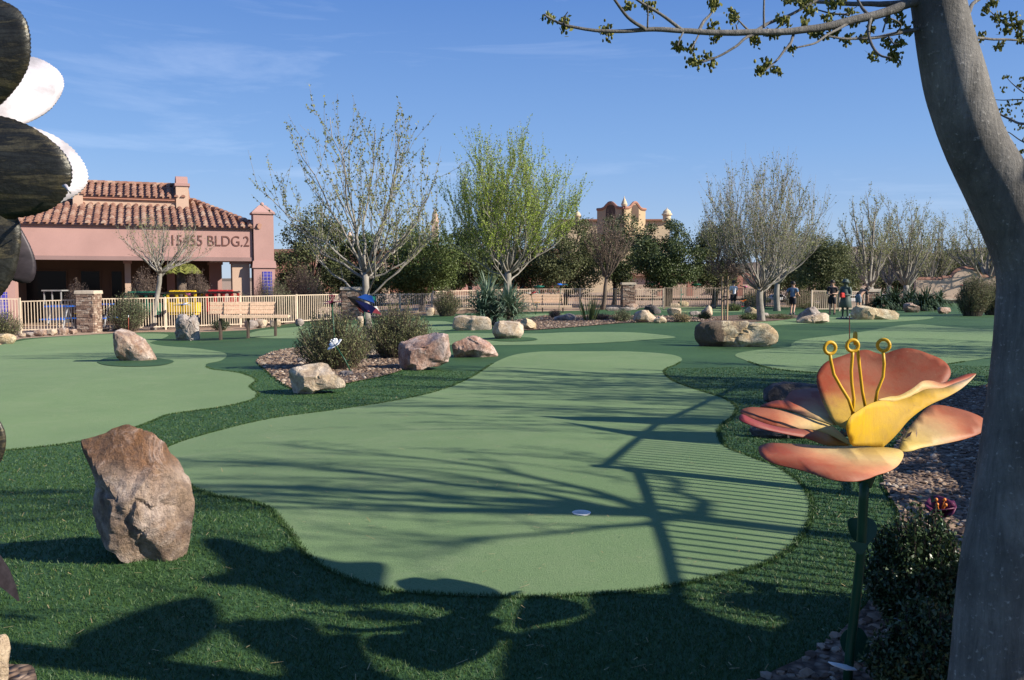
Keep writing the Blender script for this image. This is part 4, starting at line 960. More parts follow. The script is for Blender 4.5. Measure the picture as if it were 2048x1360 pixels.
# ------------------------------------------------------------------ benches
def bench(label, pxl, pxr, foot, back_top, back_bot, seat_y, Y, rz, seat_shift, planks, mat):
    c = (W(pxl, foot, Y)+W(pxr, foot, Y))/2; c[2] = float(tz(c[0], c[1])); L = (pxr-pxl)*Y/F/math.cos(rz)
    root = thing('plank_bench', label, 'bench', c, 'plank benches by the fence'); cs, sn = math.cos(rz), math.sin(rz)
    def T(u, v, z): return (c[0]+u*cs-v*sn, c[1]+u*sn+v*cs, z)
    cx = (pxl+pxr)/2; zs = W(cx, seat_y, Y)[2]; z0, z1 = W(cx, back_bot, Y)[2], W(cx, back_top, Y)[2]
    n = planks; h = (z1-z0)/n
    for k in range(n):
        o = part('back_plank', MB().box(T(-seat_shift/2, .42+.03*k, z0+h*(k+.5)), (L*.95, .055, h-.014), rz), M[mat], root); bevel(o, .008)
    for k in range(3):
        o = part('seat_plank', MB().box(T(seat_shift/2, -.05+.15*k, zs), (L, .14, .11 if k == 0 else .06), rz), M[mat], root); bevel(o, .008)
    for u in (-.4, 0, .4):
        mb = MB().box(T(u*L, .1, (zs+c[2]-.1)/2), (.055, .30, zs-c[2]+.05), rz)
        part('leg', mb, M['bench_leg'], root)
        part('back_support', MB().tube([T(u*L*.95, .34, zs-.05), T(u*L*.95, .47, z1-.05)], .025, 6), M['bench_leg'], root)
bench('tan plank bench with its back to the fence, beside the upright craggy boulder', 428, 562, 657, 604, 629, 633, 31, .10, .5, 3, 'bench')
bench('pale plank bench behind the yucca, left of the reeds', 1034, 1136, 622, 588, 606, 613, 44, -.03, .35, 3, 'bench')

# ------------------------------------------------------------------ the building with the lettering
A = W(24, 562, 41)[:2]; B = W(506, 562, 45)[:2]; FD = unit(np.append(B-A, 0)); FN = np.array((-FD[1], FD[0], 0)); LB = np.linalg.norm(B-A)
FRZ = math.atan2(FD[1], FD[0])
def FP(u, w, z): return np.array((A[0]+FD[0]*u+FN[0]*w, A[1]+FD[1]*u+FN[1]*w, z))
def fu(px, w=0.0):
    r = ray(px, 562); q = r[0]/r[1]; a = FP(0, w, 0)
    return (q*a[1]-a[0])/(FD[0]-q*FD[1])
def fz(px, py, w=0.0):
    u = fu(px, w); return W(px, py, FP(u, w, 0)[1])[2]
def fbox(mb, u0, u1, w0, w1, z0, z1, taper=1.0):
    return mb.box(FP((u0+u1)/2, (w0+w1)/2, (z0+z1)/2), (abs(u1-u0), abs(w1-w0), abs(z1-z0)), FRZ, taper)
GZ = -.75
bd = thing('corner_building', 'pink stucco building with barrel tile roof and brown lettering on its roof beam', 'building', FP(LB/2, 0, -.6))
UL = fu(-190); UR = LB
zb0, zb1 = 2.62, 4.0
part('roof_beam', fbox(MB(), UL, UR, 0, .45, zb0, zb1), M['pink'], bd)
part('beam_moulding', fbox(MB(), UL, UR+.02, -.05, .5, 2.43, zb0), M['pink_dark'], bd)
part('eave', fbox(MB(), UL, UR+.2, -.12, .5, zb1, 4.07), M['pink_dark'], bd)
part('ceiling', fbox(MB(), UL, UR, .5, 9, 2.55, 2.68), M['peach'], bd)
part('back_wall', fbox(MB(), UL, fu(300, 4), 4, 4.3, GZ, 2.55), M['brown_and_shade'], bd)  # dark colour carries the shade under the roof
part('back_wall', fbox(MB(), fu(300, 4)+.002, fu(420, 5.5), 5.5, 5.8, GZ, 2.55), M['brown_and_shade'], bd)
for x0, x1 in ((50, 135), (160, 202), (221, 246)):
    wn = part('window', fbox(MB(), fu(x0, 4), fu(x1, 4), 3.94, 3.998, -.5, 2.0), M['brown_and_shade'], bd)
    part('pane', fbox(MB(), fu(x0, 4)+.06, fu(x1, 4)-.06, 3.925, 3.938, -.4, 1.94), M['glass'], wn)
# lettering
cu = bpy.data.curves.new('lettering', 'FONT'); cu.body = '15455 BLDG.2'; cu.size = 1; cu.extrude = .02
to = bpy.data.objects.new('lettering', cu); COL.objects.link(to)
dg = bpy.context.evaluated_depsgraph_get(); tm = bpy.data.meshes.new_from_object(to.evaluated_get(dg)); bpy.data.objects.remove(to)
tv = np.array([v.co[:] for v in tm.vertices]); tv[:,0] -= tv[:,0].min(); tv[:,1] -= tv[:,1].min(); tv[:,0] /= tv[:,0].max(); tv[:,1] /= tv[:,1].max()
u0, u1 = fu(346), fu(500); z0, z1 = fz(420, 492), fz(420, 471)
wv = np.array([FP(u0+(u1-u0)*p[0], -.016-p[2]*.7, z0+(z1-z0)*p[1]) for p in tv]); lm = MB().add(wv, [tuple(p.vertices) for p in tm.polygons])
M['letter'] = paint('letter_brown', (.13,.055,.045), .6); part('lettering', lm, M['letter'], bd)
# barrel tile roofs
def tiles(mb, u0, u1, w0, z0, slope, w1f, sp=.34, ln=.46, rad=.105):
    n = int((u1-u0)/sp); ca = math.cos(math.atan(slope)); 
    for i in range(n+1):
        u = u0+(u1-u0)*i/n; w1 = w1f(u); w = w0; k = 0
        while w < w1-.05:
            e = min(w+ln*ca, w1)+.05; P = []
            for (ww, rr, lift) in ((w, rad*1.06, .055), (e, rad*.86, .0)):
                zz = z0+(ww-w0)*slope+lift
                for a in np.linspace(0, math.pi, 6): P.append(FP(u+math.cos(a)*rr+.012*math.sin(i*7.3+k*3.1), ww, zz+math.sin(a)*rr*1.05))
            mb.add(P, [(j, j+1, j+7, j+6) for j in range(5)]+[(5,4,3,2,1,0)]); w += ln*ca; k += 1
HU = fu(385, 4.8); hipw = lambda u: 4.8 if u < HU else max(.1, 4.8*(UR+.35-u)/(UR+.35-HU))
rf = MB(); 
rf.add([FP(UL,-.2,4.06), FP(UR+.35,-.2,4.06), FP(HU,4.8,4.06+5*.32), FP(UL,4.8,4.06+5*.32), FP(HU,9,4.06+5*.32), FP(UL,9,4.06+5*.32), FP(UR+.35,9,4.06)], [(0,1,2,3),(3,2,4,5),(1,6,4,2)])
part('roof', rf, M['tile'], bd)
t1 = MB(); tiles(t1, UL, UR-.1, -.28, 4.08, .32, hipw); part('roof_tiles', t1, M['tile'], bd)
h = MB()
for k in range(15):
    a = FP(UR+.35, -.2, 4.1)+(FP(HU, 4.8, 5.74)-FP(UR+.35, -.2, 4.1))*k/15; c = FP(UR+.35, -.2, 4.1)+(FP(HU, 4.8, 5.74)-FP(UR+.35, -.2, 4.1))*(k+1.15)/15
    h.tube([a+np.array((0,0,.06)), c+np.array((0,0,.0))], [.15,.13], 8)
part('hip_ridge', h, M['tile'], bd)
# raised clerestory with its own roof and two end parapets
c0, c1 = fu(152, 3.4), fu(384, 3.4); zc0 = 4.9; zc1 = fz(260, 397, 3.4)
part('clerestory_wall', fbox(MB(), c0+.1, c1-.2, 3.4, 5.6, zc0, zc1), M['peach'], bd)
part('clerestory_eave', fbox(MB(), c0+.1, c1-.1, 3.26, 3.42, zc1-.06, zc1+.05), M['rose'], bd)
uf = MB().add([FP(c0,3.2,zc1+.05), FP(c1,3.2,zc1+.05), FP(c1,5.2,zc1+.87), FP(c0,5.2,zc1+.87), FP(c1,7,zc1+.05), FP(c0,7,zc1+.05)], [(0,1,2,3),(3,2,4,5)])
part('roof', uf, M['tile'], bd)
t2 = MB(); tiles(t2, c0+.45, c1-.35, 3.12, zc1+.08, .41, lambda u: 5.2, .33, .4); part('roof_tiles', t2, M['tile'], bd)
rg = MB()
for k in range(14):
    a = c0+.3+(c1-c0-.5)*k/14; rg.tube([FP(a,5.2,zc1+.93), FP(a+(c1-c0-.5)/14*1.1,5.2,zc1+.96)], [.11,.1], 8)
part('ridge', rg, M['tile'], bd)
for (p0, p1, top, cap) in ((151, 171, 352, 0), (356, 381, 352, 1)):
    ua, ub = fu(p0, 3.3), fu(p1, 3.3); zt = fz(p0, 372, 3.3)
    par = part('parapet', fbox(MB(), ua, ub, 3.2, 5.4, zc0, zt), M['peach'], bd)
    part('parapet_band', fbox(MB(), ua-.05, ub+.07, 3.14, 5.46, zt, zt+.14), M['pink'], par)
    zt2 = fz(p0, 349, 3.3); n = 9; pr = [FP(ua+.02, 4.3-.95*math.cos(math.pi*i/(n-1)), zt+.14+(zt2-zt-.14)*math.sin(math.pi*i/(n-1))**.6) for i in range(n)]
    part('parapet_arch', MB().plate([p+FD*(ub-ua-.04)/2 for p in pr], FD, ub-ua-.04), M['pink'], par)
# corner pillar with its tile panel, and the pillar at the left edge
def tower(px0, px1, Yw, ztop, tile_px, cap_h, nm_tile_z):
    u0, u1 = fu(px0, Yw), fu(px1, Yw); w = u1-u0
    p = part('pillar', fbox(MB(), u0, u1, Yw, Yw+w, 2.45, ztop), M['pink'], bd)
    part('cap_band', fbox(MB(), u0-.07, u1+.07, Yw-.07, Yw+w+.07, ztop, ztop+.1), M['pink'], p)
    part('cap', fbox(MB(), u0-.05, u1+.05, Yw-.05, Yw+w+.05, ztop+.1, ztop+.1+cap_h, .3), M['pink'], p)
    c = FP((u0+u1)/2, Yw+w/2, ztop+.1+cap_h); part('finial', MB().ball(c+np.array((0,0,.06)), .1), M['pink'], p)
    part('pillar_moulding', fbox(MB(), u0-.1, u1+.1, Yw-.1, Yw+w+.1, 2.1, 2.45, .93), M['pink'], p)
    part('pillar_base', fbox(MB(), u0-.03, u1+.03, Yw-.03, Yw+w+.03, GZ, 2.1), M['pink'], p)
    a, b2 = fu(tile_px[0], Yw), fu(tile_px[1], Yw)
    tl = fbox(MB(), a, b2, Yw-.055, Yw-.033, *nm_tile_z); part('tile_panel', tl, M['blue_tile'], p)
tower(509, 549, -.15, fz(528, 428, -.15), (525, 544), .36, (.2, 1.92))
tower(-30, 28, -.35, 4.3, (-22, 14), .36, (-.5, .95))
for p0, p1, w0, m in ((465, 500, .3, 'peach'), (420, 444, 3.0, 'pink'), (250, 262, 1.2, 'peach'), (334, 350, 5.0, 'pink')):
    u0, u1 = fu(p0, w0), fu(p1, w0)
    p = part('column', fbox(MB(), u0, u1, w0, w0+(u1-u0), GZ, 2.3), M[m], bd)
    part('capital', fbox(MB(), u0-.06, u1+.06, w0-.06, w0+(u1-u0)+.06, 2.3, 2.43), M['pink'], p)
u0, u1 = fu(452, 3), fu(500, 3)

# ------------------------------------------------------------------ buildings behind the trees
def wbox(mb, x0, x1, y0, y1, Y, dp):
    a, b = W(x0, y1, Y), W(x1, y0, Y); return mb.box(((a[0]+b[0])/2, Y+dp/2, (a[2]+b[2])/2), (b[0]-a[0], dp, b[2]-a[2]))
b = W(760, 562, 72); rb = thing('long_rose_building', 'long rose stucco building seen in gaps between the dark trees', 'building', (b[0], 72, -.8))
part('wall', wbox(MB(), 545, 1120, 505, 585, 72, 10), M['rose'], rb)
part('roof', wbox(MB(), 540, 1125, 498, 504.9, 71.6, 11), M['tile'], rb)
for x in (640, 770, 985, 1010, 1070): part('column', wbox(MB(), x-7, x+7, 510, 588, 70.8, .6), M['peach'], rb)
part('low_roof', MB().add([W(890,583,64), W(975,583,64), W(960,556,68), W(905,556,68)], [(0,1,2,3)]).add([W(890,590,64), W(975,590,64), W(975,583.2,64), W(890,583.2,64)], [(0,1,2,3)]), M['rose'], rb)
for (x, top) in ((869, 416), (697, 461)):
    Yc = 73; s = Yc/F; c = W(x, 500, Yc); zt = W(x, top, Yc)[2]
    cp = part('cupola', MB().box((c[0], Yc+.6, (zt-1.2+c[2])/2), (13*s, 13*s, zt-1.2-c[2])), M['peach'], rb)
    part('dome', MB().lathe([(8*s, zt-1.2), (8*s, zt-1.0), (6.5*s, zt-.9), (5.5*s, zt-.45), (3*s, zt-.2), (.02, zt)], (c[0], Yc+.6, 0), 14), M['peach'], cp)
# twin gabled tower and the cream building below it
Yt = 86; ct = W(1242, 500, Yt); tw = thing('gabled_tower', 'ochre tower with two curved bell gables rising over the treetops', 'tower', (ct[0], Yt, -.9))
sd = 3.25; zsh, zpk, zlo = W(1242, 420, Yt)[2], W(1242, 408, Yt)[2], W(1242, 470, Yt)[2]
gp = [(0,0),(0,1),(.14,1),(.2,1.03),(.28,1.18),(.36,1.52),(.44,1.8),(.5,1.85),(.56,1.8),(.64,1.52),(.72,1.18),(.8,1.03),(.86,1),(1,1),(1,0)]
hz = (zpk-zsh)/.85
for sgn, nm in ((-1, 'left'), (1, 'right')):
    d = np.array((sgn*math.cos(R(45)), math.sin(R(45)), 0)); nrm = np.array((sgn*math.sin(R(45)), -math.cos(R(45)), 0))
    o0 = np.array((ct[0], Yt-2.3, 0))
    out = [o0+d*t*sd+np.array((0,0, zlo if h == 0 else zsh+(h-1)*hz)) for t, h in gp]
    fc = part('gable_face', MB().plate([p-nrm*.15 for p in out], nrm, .3), M['ochre'], tw)
    oc = o0+d*sd*.5; ar = [oc+d*(.55*math.cos(a))+np.array((0,0, zsh-.15+.55*math.sin(a)))+nrm*.012 for a in np.linspace(0, math.pi, 12)]+[oc-d*.55+np.array((0,0,zsh-1.2))+nrm*.012, oc+d*.55+np.array((0,0,zsh-1.2))+nrm*.012]
    part('arch_shade', MB().plate(ar, nrm, .02), M['brown_and_shade'], fc)  # dark plate on the face, coloured for the shade of a recess
    cp = [o0+d*t*sd+np.array((0,0, zsh+(h-1)*hz+.05)) for t, h in gp[1:-1]]
    part('coping', MB().tube(cp, .14, 6), M['wallcap'], fc)
part('tower_body', MB().box((ct[0], Yt+.25, (zlo+zsh)/2-.4), (sd*.96, sd*.96, zsh-zlo), R(45)), M['ochre'], tw)
part('finial', MB().lathe([(.25,zsh+.2),(.3,zsh+.35),(.2,zsh+.6),(.05,zsh+.95),(.02,zsh+1.1)], (ct[0], Yt-2.2, 0), 10), M['cream'], tw)
cb = thing('cream_building', 'cream stucco building with a domed corner cupola above the dark trees', 'building', (W(1290,500,88)[0], 88, -.9))
part('wall', wbox(MB(), 1120, 1340, 441, 585, 90, 8), M['cream'], cb)
part('parapet_cap', wbox(MB(), 1118, 1342, 438, 440.9, 89.7, 8.6), M['wallcap'], cb)
for (x, tp, bt, w) in ((1332, 416, 442, 9.5), (1154, 421, 442, 7), (1214, 409, 422, 4)):
    s = 89/F; zt, z0 = W(x, tp, 89)[2], W(x, bt, 89)[2]; c = W(x, 440, 89); H_ = zt-z0
    part('cupola', MB().lathe([(w*s*.85,z0),(w*s*.85,z0+H_*.4),(w*s*1.1,z0+H_*.42),(w*s*1.1,z0+H_*.52),(w*s*.9,z0+H_*.55),(w*s*.75,z0+H_*.72),(w*s*.35,z0+H_*.85),(w*s*.1,z0+H_*.9),(.03,zt)], (c[0], 88.5, 0), 14), M['cream'], cb)
lb = thing('low_cream_building', 'low cream building glimpsed under the tree canopy right of the far stone pillar', 'building', (W(1400,560,75)[0], 75, -.8))
part('wall', wbox(MB(), 1270, 1560, 552, 590, 75, 6), M['tanwall'], lb); part('roof', wbox(MB(), 1265, 1565, 546, 551.9, 74.6, 7), M['tile'], lb)
for x in (1322, 1381, 1480): part('post', wbox(MB(), x-6, x+6, 548, 592, 73.8, .5), M['rose'], lb)
sh = thing('wooden_shed', 'brown boarded shed behind the fence by the boy in the blue shirt', 'shed', (W(1615,560,63)[0], 63, -.7))
mb = MB()
for k in range(11): wbox(mb, 1588+k*5.6, 1588+(k+1)*5.6-.5, 556, 600, 63, .1)
part('boards', mb, M['brown_and_shade'], sh); part('roof', wbox(MB(), 1582, 1654, 550, 555.9, 62.6, 3), M['pole'], sh); part('door_post', wbox(MB(), 1628, 1631, 557, 600, 62.85, .1), M['timber'], sh)
hb = thing('far_house', 'distant house with a red tiled roof left of the utility pole', 'house', (W(1730,560,150)[0], 150, -.8))
part('wall', wbox(MB(), 1690, 1790, 561, 575, 150, 8), M['tanwall'], hb); part('roof', wbox(MB(), 1686, 1794, 553, 560.9, 149.5, 9), M['tile'], hb)
# arched garden wall, utility pole
Ya = 64; aw = thing('arched_wall', 'tan garden wall with a round arched top and brown coping', 'wall', (W(1900,600,Ya)[0], Ya, float(tz(W(1900,600,Ya)[0], Ya))-.1))
top = [(1830,560),(1884,560),(1884,557),(1902,556),(1908,548),(1916,541.5),(1926,538.5),(1937,538.5),(1948,542),(1956,548),(1961,555),(1990,556)]
zg = float(tz(0, Ya))-.3
out = [W(x, y, Ya) for x, y in top]; bot = [np.array((out[-1][0], Ya, zg)), np.array((out[0][0], Ya, zg))]
part('wall_face', MB().plate(out+bot, (0,1,0), .3), M['tanwall'], aw)
part('coping', MB().tube([p+np.array((0,0,.04)) for p in out], .12, 6, flat=1.6), M['wallcap'], aw)
part('footing', wbox(MB(), 1800, 1990, 597.5, 600, Ya-.6, .4), M['cap'], aw)
Yp = 95; up = thing('utility_pole', 'wooden utility pole with a short crossarm above the arched wall', 'pole', (W(1877,560,Yp)[0], Yp, -.6))
pb, pt = W(1877, 575, Yp), W(1877.5, 477, Yp); part('mast', MB().tube([pb, pt], [.17,.12], 10), M['pole'], up)
part('crossarm', MB().box(W(1875, 480, Yp)-np.array((0,.16,0)), (1.25, .12, .14)), M['pole'], up)
for dx in (-.55, .1, .5): part('insulator', MB().lathe([(.05,0),(.06,.08),(.03,.16)], W(1875, 480, Yp)+np.array((dx,-.16,.07)), 8), M['greymetal'], up)

# ------------------------------------------------------------------ parked cars
def car(label, cx, base, wpx, Y, mat, suv=False):
    c = W(cx, base, Y); s = wpx*Y/F/4.6; z0 = float(tz(c[0], Y)); c[2] = z0
    root = thing('parked_car', label, 'car', c, 'cars parked beyond the fence')
    prof = [(-2.3,.45),(-2.28,.8),(-2.1,.95),(-1.3,1.02),(2.0,1.02),(2.28,.9),(2.3,.45)]
    body = [c+np.array((x*s, -.85*s, z*s)) for x, z in prof]
    bo = part('body', MB().plate([p+np.array((0,.85*s,0)) for p in body], (0,1,0), 1.7*s), M[mat], root); bevel(bo, .08*s, 3)
    cab = [(-1.35,1.0),(-.75,1.5),(-.5,1.56),(1.5 if suv else 1.0,1.56),(2.1 if suv else 1.8,1.0)]
    cb_ = part('cabin', MB().plate([c+np.array((x*s, 0, z*s)) for x, z in cab], (0,1,0), 1.5*s), M[mat], root); bevel(cb_, .06*s, 2)
    gl = [(-1.18,1.04),(-.7,1.45),(1.35 if suv else .95,1.47),(1.75 if suv else 1.5,1.04)]
    for sg in (-1, 1): part('side_window', MB().plate([c+np.array((x*s, sg*.755*s, z*s)) for x, z in gl], (0,1,0), .012*s), M['glass'], root)
    part('windscreen', MB().plate([c+np.array((x*s-.02, y*s, z*s)) for x, y, z in ((-1.3,-.62,1.06),(-1.3,.62,1.06),(-.8,.58,1.47),(-.8,-.58,1.47))], (-.77,0,.64), .02*s), M['glass'], root)
    for x in (-1.45, 1.4):
        for sg in (-1, 1):
            w_ = part('wheel', MB().lathe([(.05,-.11),(.3,-.11),(.34,-.07),(.34,.07),(.3,.11),(.05,.11)], (0,0,0), 18, M=((s,0,0),(0,0,s),(0,s,0))), M['black'], root)
            w_.data.transform(Matrix.Translation([x*s+0, sg*.8*s, .34*s])); w_.location = [0,0,0]
            w_.data.transform(Matrix.Translation(wloc(root)))
    for sg in (-1, 1): part('headlight', MB().ball(c+np.array((-2.24*s, sg*.6*s, .78*s)), (.06*s,.16*s,.09*s)), M['greymetal'], root)
car('white car with a raised cabin parked behind the boy in the black shirt', 1704, 600, 52, 62, 'car', True)
car('silver grey car parked left of the pale forked tree', 1660, 600, 34, 78, 'car_silver')
car('white car parked behind the pale bare tree by the dark spiky plants', 1762, 600, 42, 70, 'car')
car('white car parked behind the broad bare tree', 1552, 600, 48, 66, 'car')
# ------------------------------------------------------------------ painted metal materials
def petalmat(name, stops, rough=.45, streak=0.15):
    t = NT(name).set(rough+.12, 0, .25); v = t.coord(); a = t.attr('grad')
    n = t.noise(v, 9, 5, .65); st = t.noise(t.coord('Object', (60, 60, 7)), 1, 5, .7); sp = t.noise(v, 120, 2, .6)
    f = t.math('ADD', a, t.math('MULTIPLY', t.math('SUBTRACT', n, .5), .28))
    k = t.ramp(f, stops)
    k = t.mix(t.ramp(st, [(.35, streak), (.6, 0.0)]), k, (.18,.1,.04))
    k = t.mix(t.ramp(sp, [(.70, 0.0), (.78, .4)]), k, (.42,.27,.18)); wr = t.noise(v, 22, 6, .75, .8); k = t.mix(t.ramp(wr, [(.60, 0.0), (.72, .55)]), k, (.2,.1,.05)); k = t.mix(t.ramp(t.noise(v, 5, 6, .7), [(.4, .3), (.6, 0.0)]), k, (.25,.15,.09))
    t.col(k); t.bump(t.math('ADD', st, wr), .2, .004); return t.m
M['stamen'] = paint('stamen_paint', (.6,.34,.015), .45)
M['petal_red'] = petalmat('petal_red', [(.0,(.46,.29,.018)),(.34,(.44,.27,.04)),(.48,(.34,.13,.035)),(.60,(.25,.045,.014)),(1,(.2,.028,.010))])
M['petal_pale'] = petalmat('petal_pale', [(.0,(.46,.29,.02)),(.25,(.5,.36,.08)),(.56,(.52,.37,.165)),(.74,(.45,.19,.09)),(.88,(.28,.058,.024)),(1,(.21,.034,.013))])
M['petal_yellow'] = petalmat('petal_yellow', [(.0,(.50,.31,.006)),(.6,(.50,.29,.008)),(.85,(.46,.3,.08)),(1,(.5,.36,.22))], .6)
M['petal_under'] = petalmat('petal_under', [(.0,(.6,.33,.02)),(.3,(.45,.2,.03)),(.6,(.2,.05,.03)),(1,(.2,.02,.03))])

def petal(root, outline, depth, base, mat, nm='petal', th=.003, k=5, step=.022, far=None, curl=0.0, keep=.25):
    """a bent sheet-metal petal: outline points with their distances, filled and given a thickness"""
    O = spline([(*p, d*FK) for p, d in zip(outline, depth)], k)
    # one smooth bent sheet: a quadratic fitted through the outline's distances
    m_ = O[:, :2].mean(0); q_ = (O[:, :2]-m_)/100; Am = np.column_stack([np.ones(len(q_)), q_, q_**2, q_[:, :1]*q_[:, 1:]])
    fit = Am @ np.linalg.lstsq(Am, O[:, 2], rcond=None)[0]; O[:, 2] = fit*(1-keep)+O[:, 2]*keep
    B3 = np.array([W(p[0], p[1], p[2]) for p in O]); P2 = B3[:, [0, 2]]
    c = P2.mean(0); lo, hi = P2.min(0), P2.max(0)
    gx, gz = np.meshgrid(np.arange(lo[0], hi[0], step), np.arange(lo[1], hi[1], step)); I = np.stack([gx.ravel(), gz.ravel()], 1); I = I[inside(I, P2)]
    dd = np.linalg.norm(I[:, None]-P2[None], axis=2); I = I[dd.min(1) > step*.45]; dd = np.linalg.norm(I[:, None]-P2[None], axis=2)
    w = 1/dd**2.2; w /= w.sum(1, keepdims=True); yI = w @ B3[:, 1]
    n = len(P2); V2 = [Vector(p) for p in P2]+[Vector(p) for p in I]
    vv, ee, ff, ov, *_ = delaunay_2d_cdt(V2, [(i, (i+1) % n) for i in range(n)], [], 1, 1e-6)
    yall = np.concatenate([B3[:, 1], yI]); y = np.array([yall[o[0]] if len(o) else yall.mean() for o in ov])
    V = np.array([(v.x, yy, v.y) for v, yy in zip(vv, y)])
    bw = np.array(base); r = np.linalg.norm(V-bw, axis=1); edge = np.linalg.norm(V[:, None, [0,2]]-P2[None], axis=2).min(1)
    g = r/r.max(); g = np.clip(g*1.02 + .10*(1-np.clip(edge/.05, 0, 1))*(g > .45), 0, 1)
    V[:, 1] += curl*np.sin(g*6)*.02
    o = ob(nm, MB().add(V, [tuple(f) for f in ff], g).mesh(nm, wloc(root), True, 'grad'), (0,0,0), root); o.data.materials.append(M[mat])
    s = o.modifiers.new('thickness', 'SOLIDIFY'); s.thickness = th; s.offset = 0
    return o

# ------------------------------------------------------------------ the big flower
FK = .92
def Wn(x, y, d): return W(x, y, d*FK)
fb = G(1691, 1374); fl = thing('metal_flower', 'big yellow and red sheet metal flower on a green pole beside the near tree trunk', 'sculpture', fb)
def cr(pts): return [(1460+x/1.889, 640+y/1.889) for x, y in pts]
C0 = Wn(1735, 880, 3.42)
petal(fl, cr([(418,402),(392,385),(362,335),(338,275),(327,225),(336,188),(368,156),(420,137),(470,120),(515,113),(555,125),(580,129),(610,118),(655,107),(700,111),(755,130),(800,150),(828,178),(832,212),(800,250),(740,300),(650,350),(560,405),(480,430)]),
      [3.491,3.513,3.57,3.637,3.691,3.729,3.758,3.77,3.78,3.781,3.762,3.754,3.761,3.766,3.755,3.727,3.699,3.665,3.629,3.594,3.55,3.511,3.467,3.452], C0, 'petal_red')
petal(fl, cr([(205,303),(228,272),(270,262),(335,260),(350,300),(372,345),(400,395),(350,385),(290,365),(235,345),(175,332),(115,328),(140,314),(175,305)]),
      [3.707,3.786,3.817,3.831,3.736,3.63,3.513,3.53,3.57,3.61,3.632,3.633,3.671,3.698], C0, 'petal_pale')
petal(fl, cr([(40,342),(70,331),(110,331),(170,338),(240,354),(310,375),(380,400),(415,425),(445,455),(455,472),(420,455),(375,433),(320,416),(255,410),(200,405),(140,392),(85,372),(48,356)]),
      [3.453,3.473,3.479,3.478,3.466,3.447,3.422,3.392,3.354,3.331,3.35,3.374,3.39,3.389,3.388,3.397,3.417,3.434], C0, 'petal_pale')
petal(fl, cr([(44,357),(85,374),(140,394),(200,407),(255,412),(320,418),(375,435),(420,457),(452,474),(415,474),(360,472),(290,447),(230,435),(170,422),(100,405),(38,378)]),
      [3.33,3.3,3.3,3.32,3.35,3.37,3.37,3.37,3.38,3.36,3.33,3.3,3.28,3.26,3.26,3.3], C0, 'petal_under', 'petal_underside')
petal(fl, cr([(640,492),(646,455),(672,415),(705,372),(748,330),(790,322),(855,334),(915,352),(957,374),(958,400),(952,424),(900,446),(845,460),(790,471),(720,484),(680,496)]),
      [3.361,3.423,3.492,3.567,3.642,3.659,3.646,3.622,3.589,3.546,3.505,3.464,3.435,3.411,3.382,3.358], C0, 'petal_pale')
petal(fl, cr([(440,478),(400,480),(340,477),(280,471),(210,468),(150,466),(112,477),(108,492),(122,517),(165,542),(230,558),(290,573),(345,592),(400,606),(470,610),(520,600),(555,586),(600,572),(636,548),(655,515),(648,495),(620,486),(560,480),(500,477)]),
      [3.276,3.267,3.268,3.277,3.277,3.276,3.245,3.209,3.149,3.093,3.06,3.03,2.989,2.961,2.958,2.987,3.025,3.063,3.125,3.207,3.255,3.274,3.283,3.284], C0, 'petal_pale')
petal(fl, cr([(462,474),(447,440),(440,402),(452,368),(482,344),(530,316),(575,304),(612,309),(650,300),(690,286),(740,262),(800,258),(850,240),(900,222),(928,206),(905,232),(870,262),(820,291),(760,318),(715,346),(672,382),(640,420),(612,450),(585,474),(570,482),(515,476)]),
      [3.26,3.22,3.19,3.2,3.23,3.28,3.32,3.35,3.37,3.39,3.42,3.45,3.48,3.51,3.52,3.49,3.45,3.41,3.37,3.34,3.32,3.3,3.29,3.28,3.28,3.26], Wn(1725,850,3.3), 'petal_yellow')
petal(fl, cr([(560,302),(600,290),(640,285),(690,258),(725,232),(760,230),(800,238),(850,222),(895,205),(930,205),(900,222),(850,240),(800,258),(740,264),(690,288),(650,302),(612,311)]),
      [3.31,3.35,3.39,3.44,3.49,3.53,3.57,3.61,3.64,3.63,3.61,3.57,3.51,3.46,3.41,3.38,3.35], C0, 'petal_pale', 'petal_inside')
for pts, dd in (([(465,352),(448,300),(420,255),(392,205),(380,150),(378,128)], 3.3), ([(462,360),(468,300),(460,240),(458,190),(462,140),(464,118)], 3.32), ([(512,332),(500,270),(492,200),(484,130),(480,90)], 3.4), ([(548,318),(556,270),(578,215),(582,165),(578,118)], 3.36)):
    st = part('stamen', MB().tube(spline_open([Wn(*q, dd) for q in cr(pts)], 5) if False else np.array([Wn(*q, dd) for q in cr(pts)]), .0058, 8), M['stamen'], fl, True)
for (x, y), dd, rt in (((378,106), 3.3, 0.1), ((463,97), 3.32, .0), ((473,68), 3.4, 1.3), ((580,95), 3.36, -.5)):
    c = Wn(*cr([(x, y)])[0], dd); ring = []; rr = .0195
    for a in np.linspace(0, 2*math.pi, 21): ring.append(c+np.array((rr*math.cos(a)*math.cos(rt), rr*math.cos(a)*math.sin(rt), rr*math.sin(a))))
    part('stamen_ring', MB().tube(ring, .0062, 8, False), M['stamen'], fl, True)
sp = [Wn(1730,955,3.3), Wn(1727,1000,3.3), Wn(1722,1100,3.32), Wn(1712,1200,3.35), Wn(1700,1300,3.37), np.array((fb[0], fb[1], fb[2]-.1))]
part('stem', MB().tube(sp, .0165, 12), M['stemgreen'], fl, True)
part('collar', MB().tube([Wn(1731,905,3.32), Wn(1731,958,3.31), Wn(1730,974,3.31)], [.06,.03,.02], 12), M['stemgreen'], fl, True)
hub = part('seed_cup', MB().lathe([(.02,0),(.05,.01),(.065,.04),(.05,.05),(.02,.045)], C0-np.array((0,0,.03)), 12), M['timber'], fl)
mb = MB(); r_ = np.random.default_rng(3)
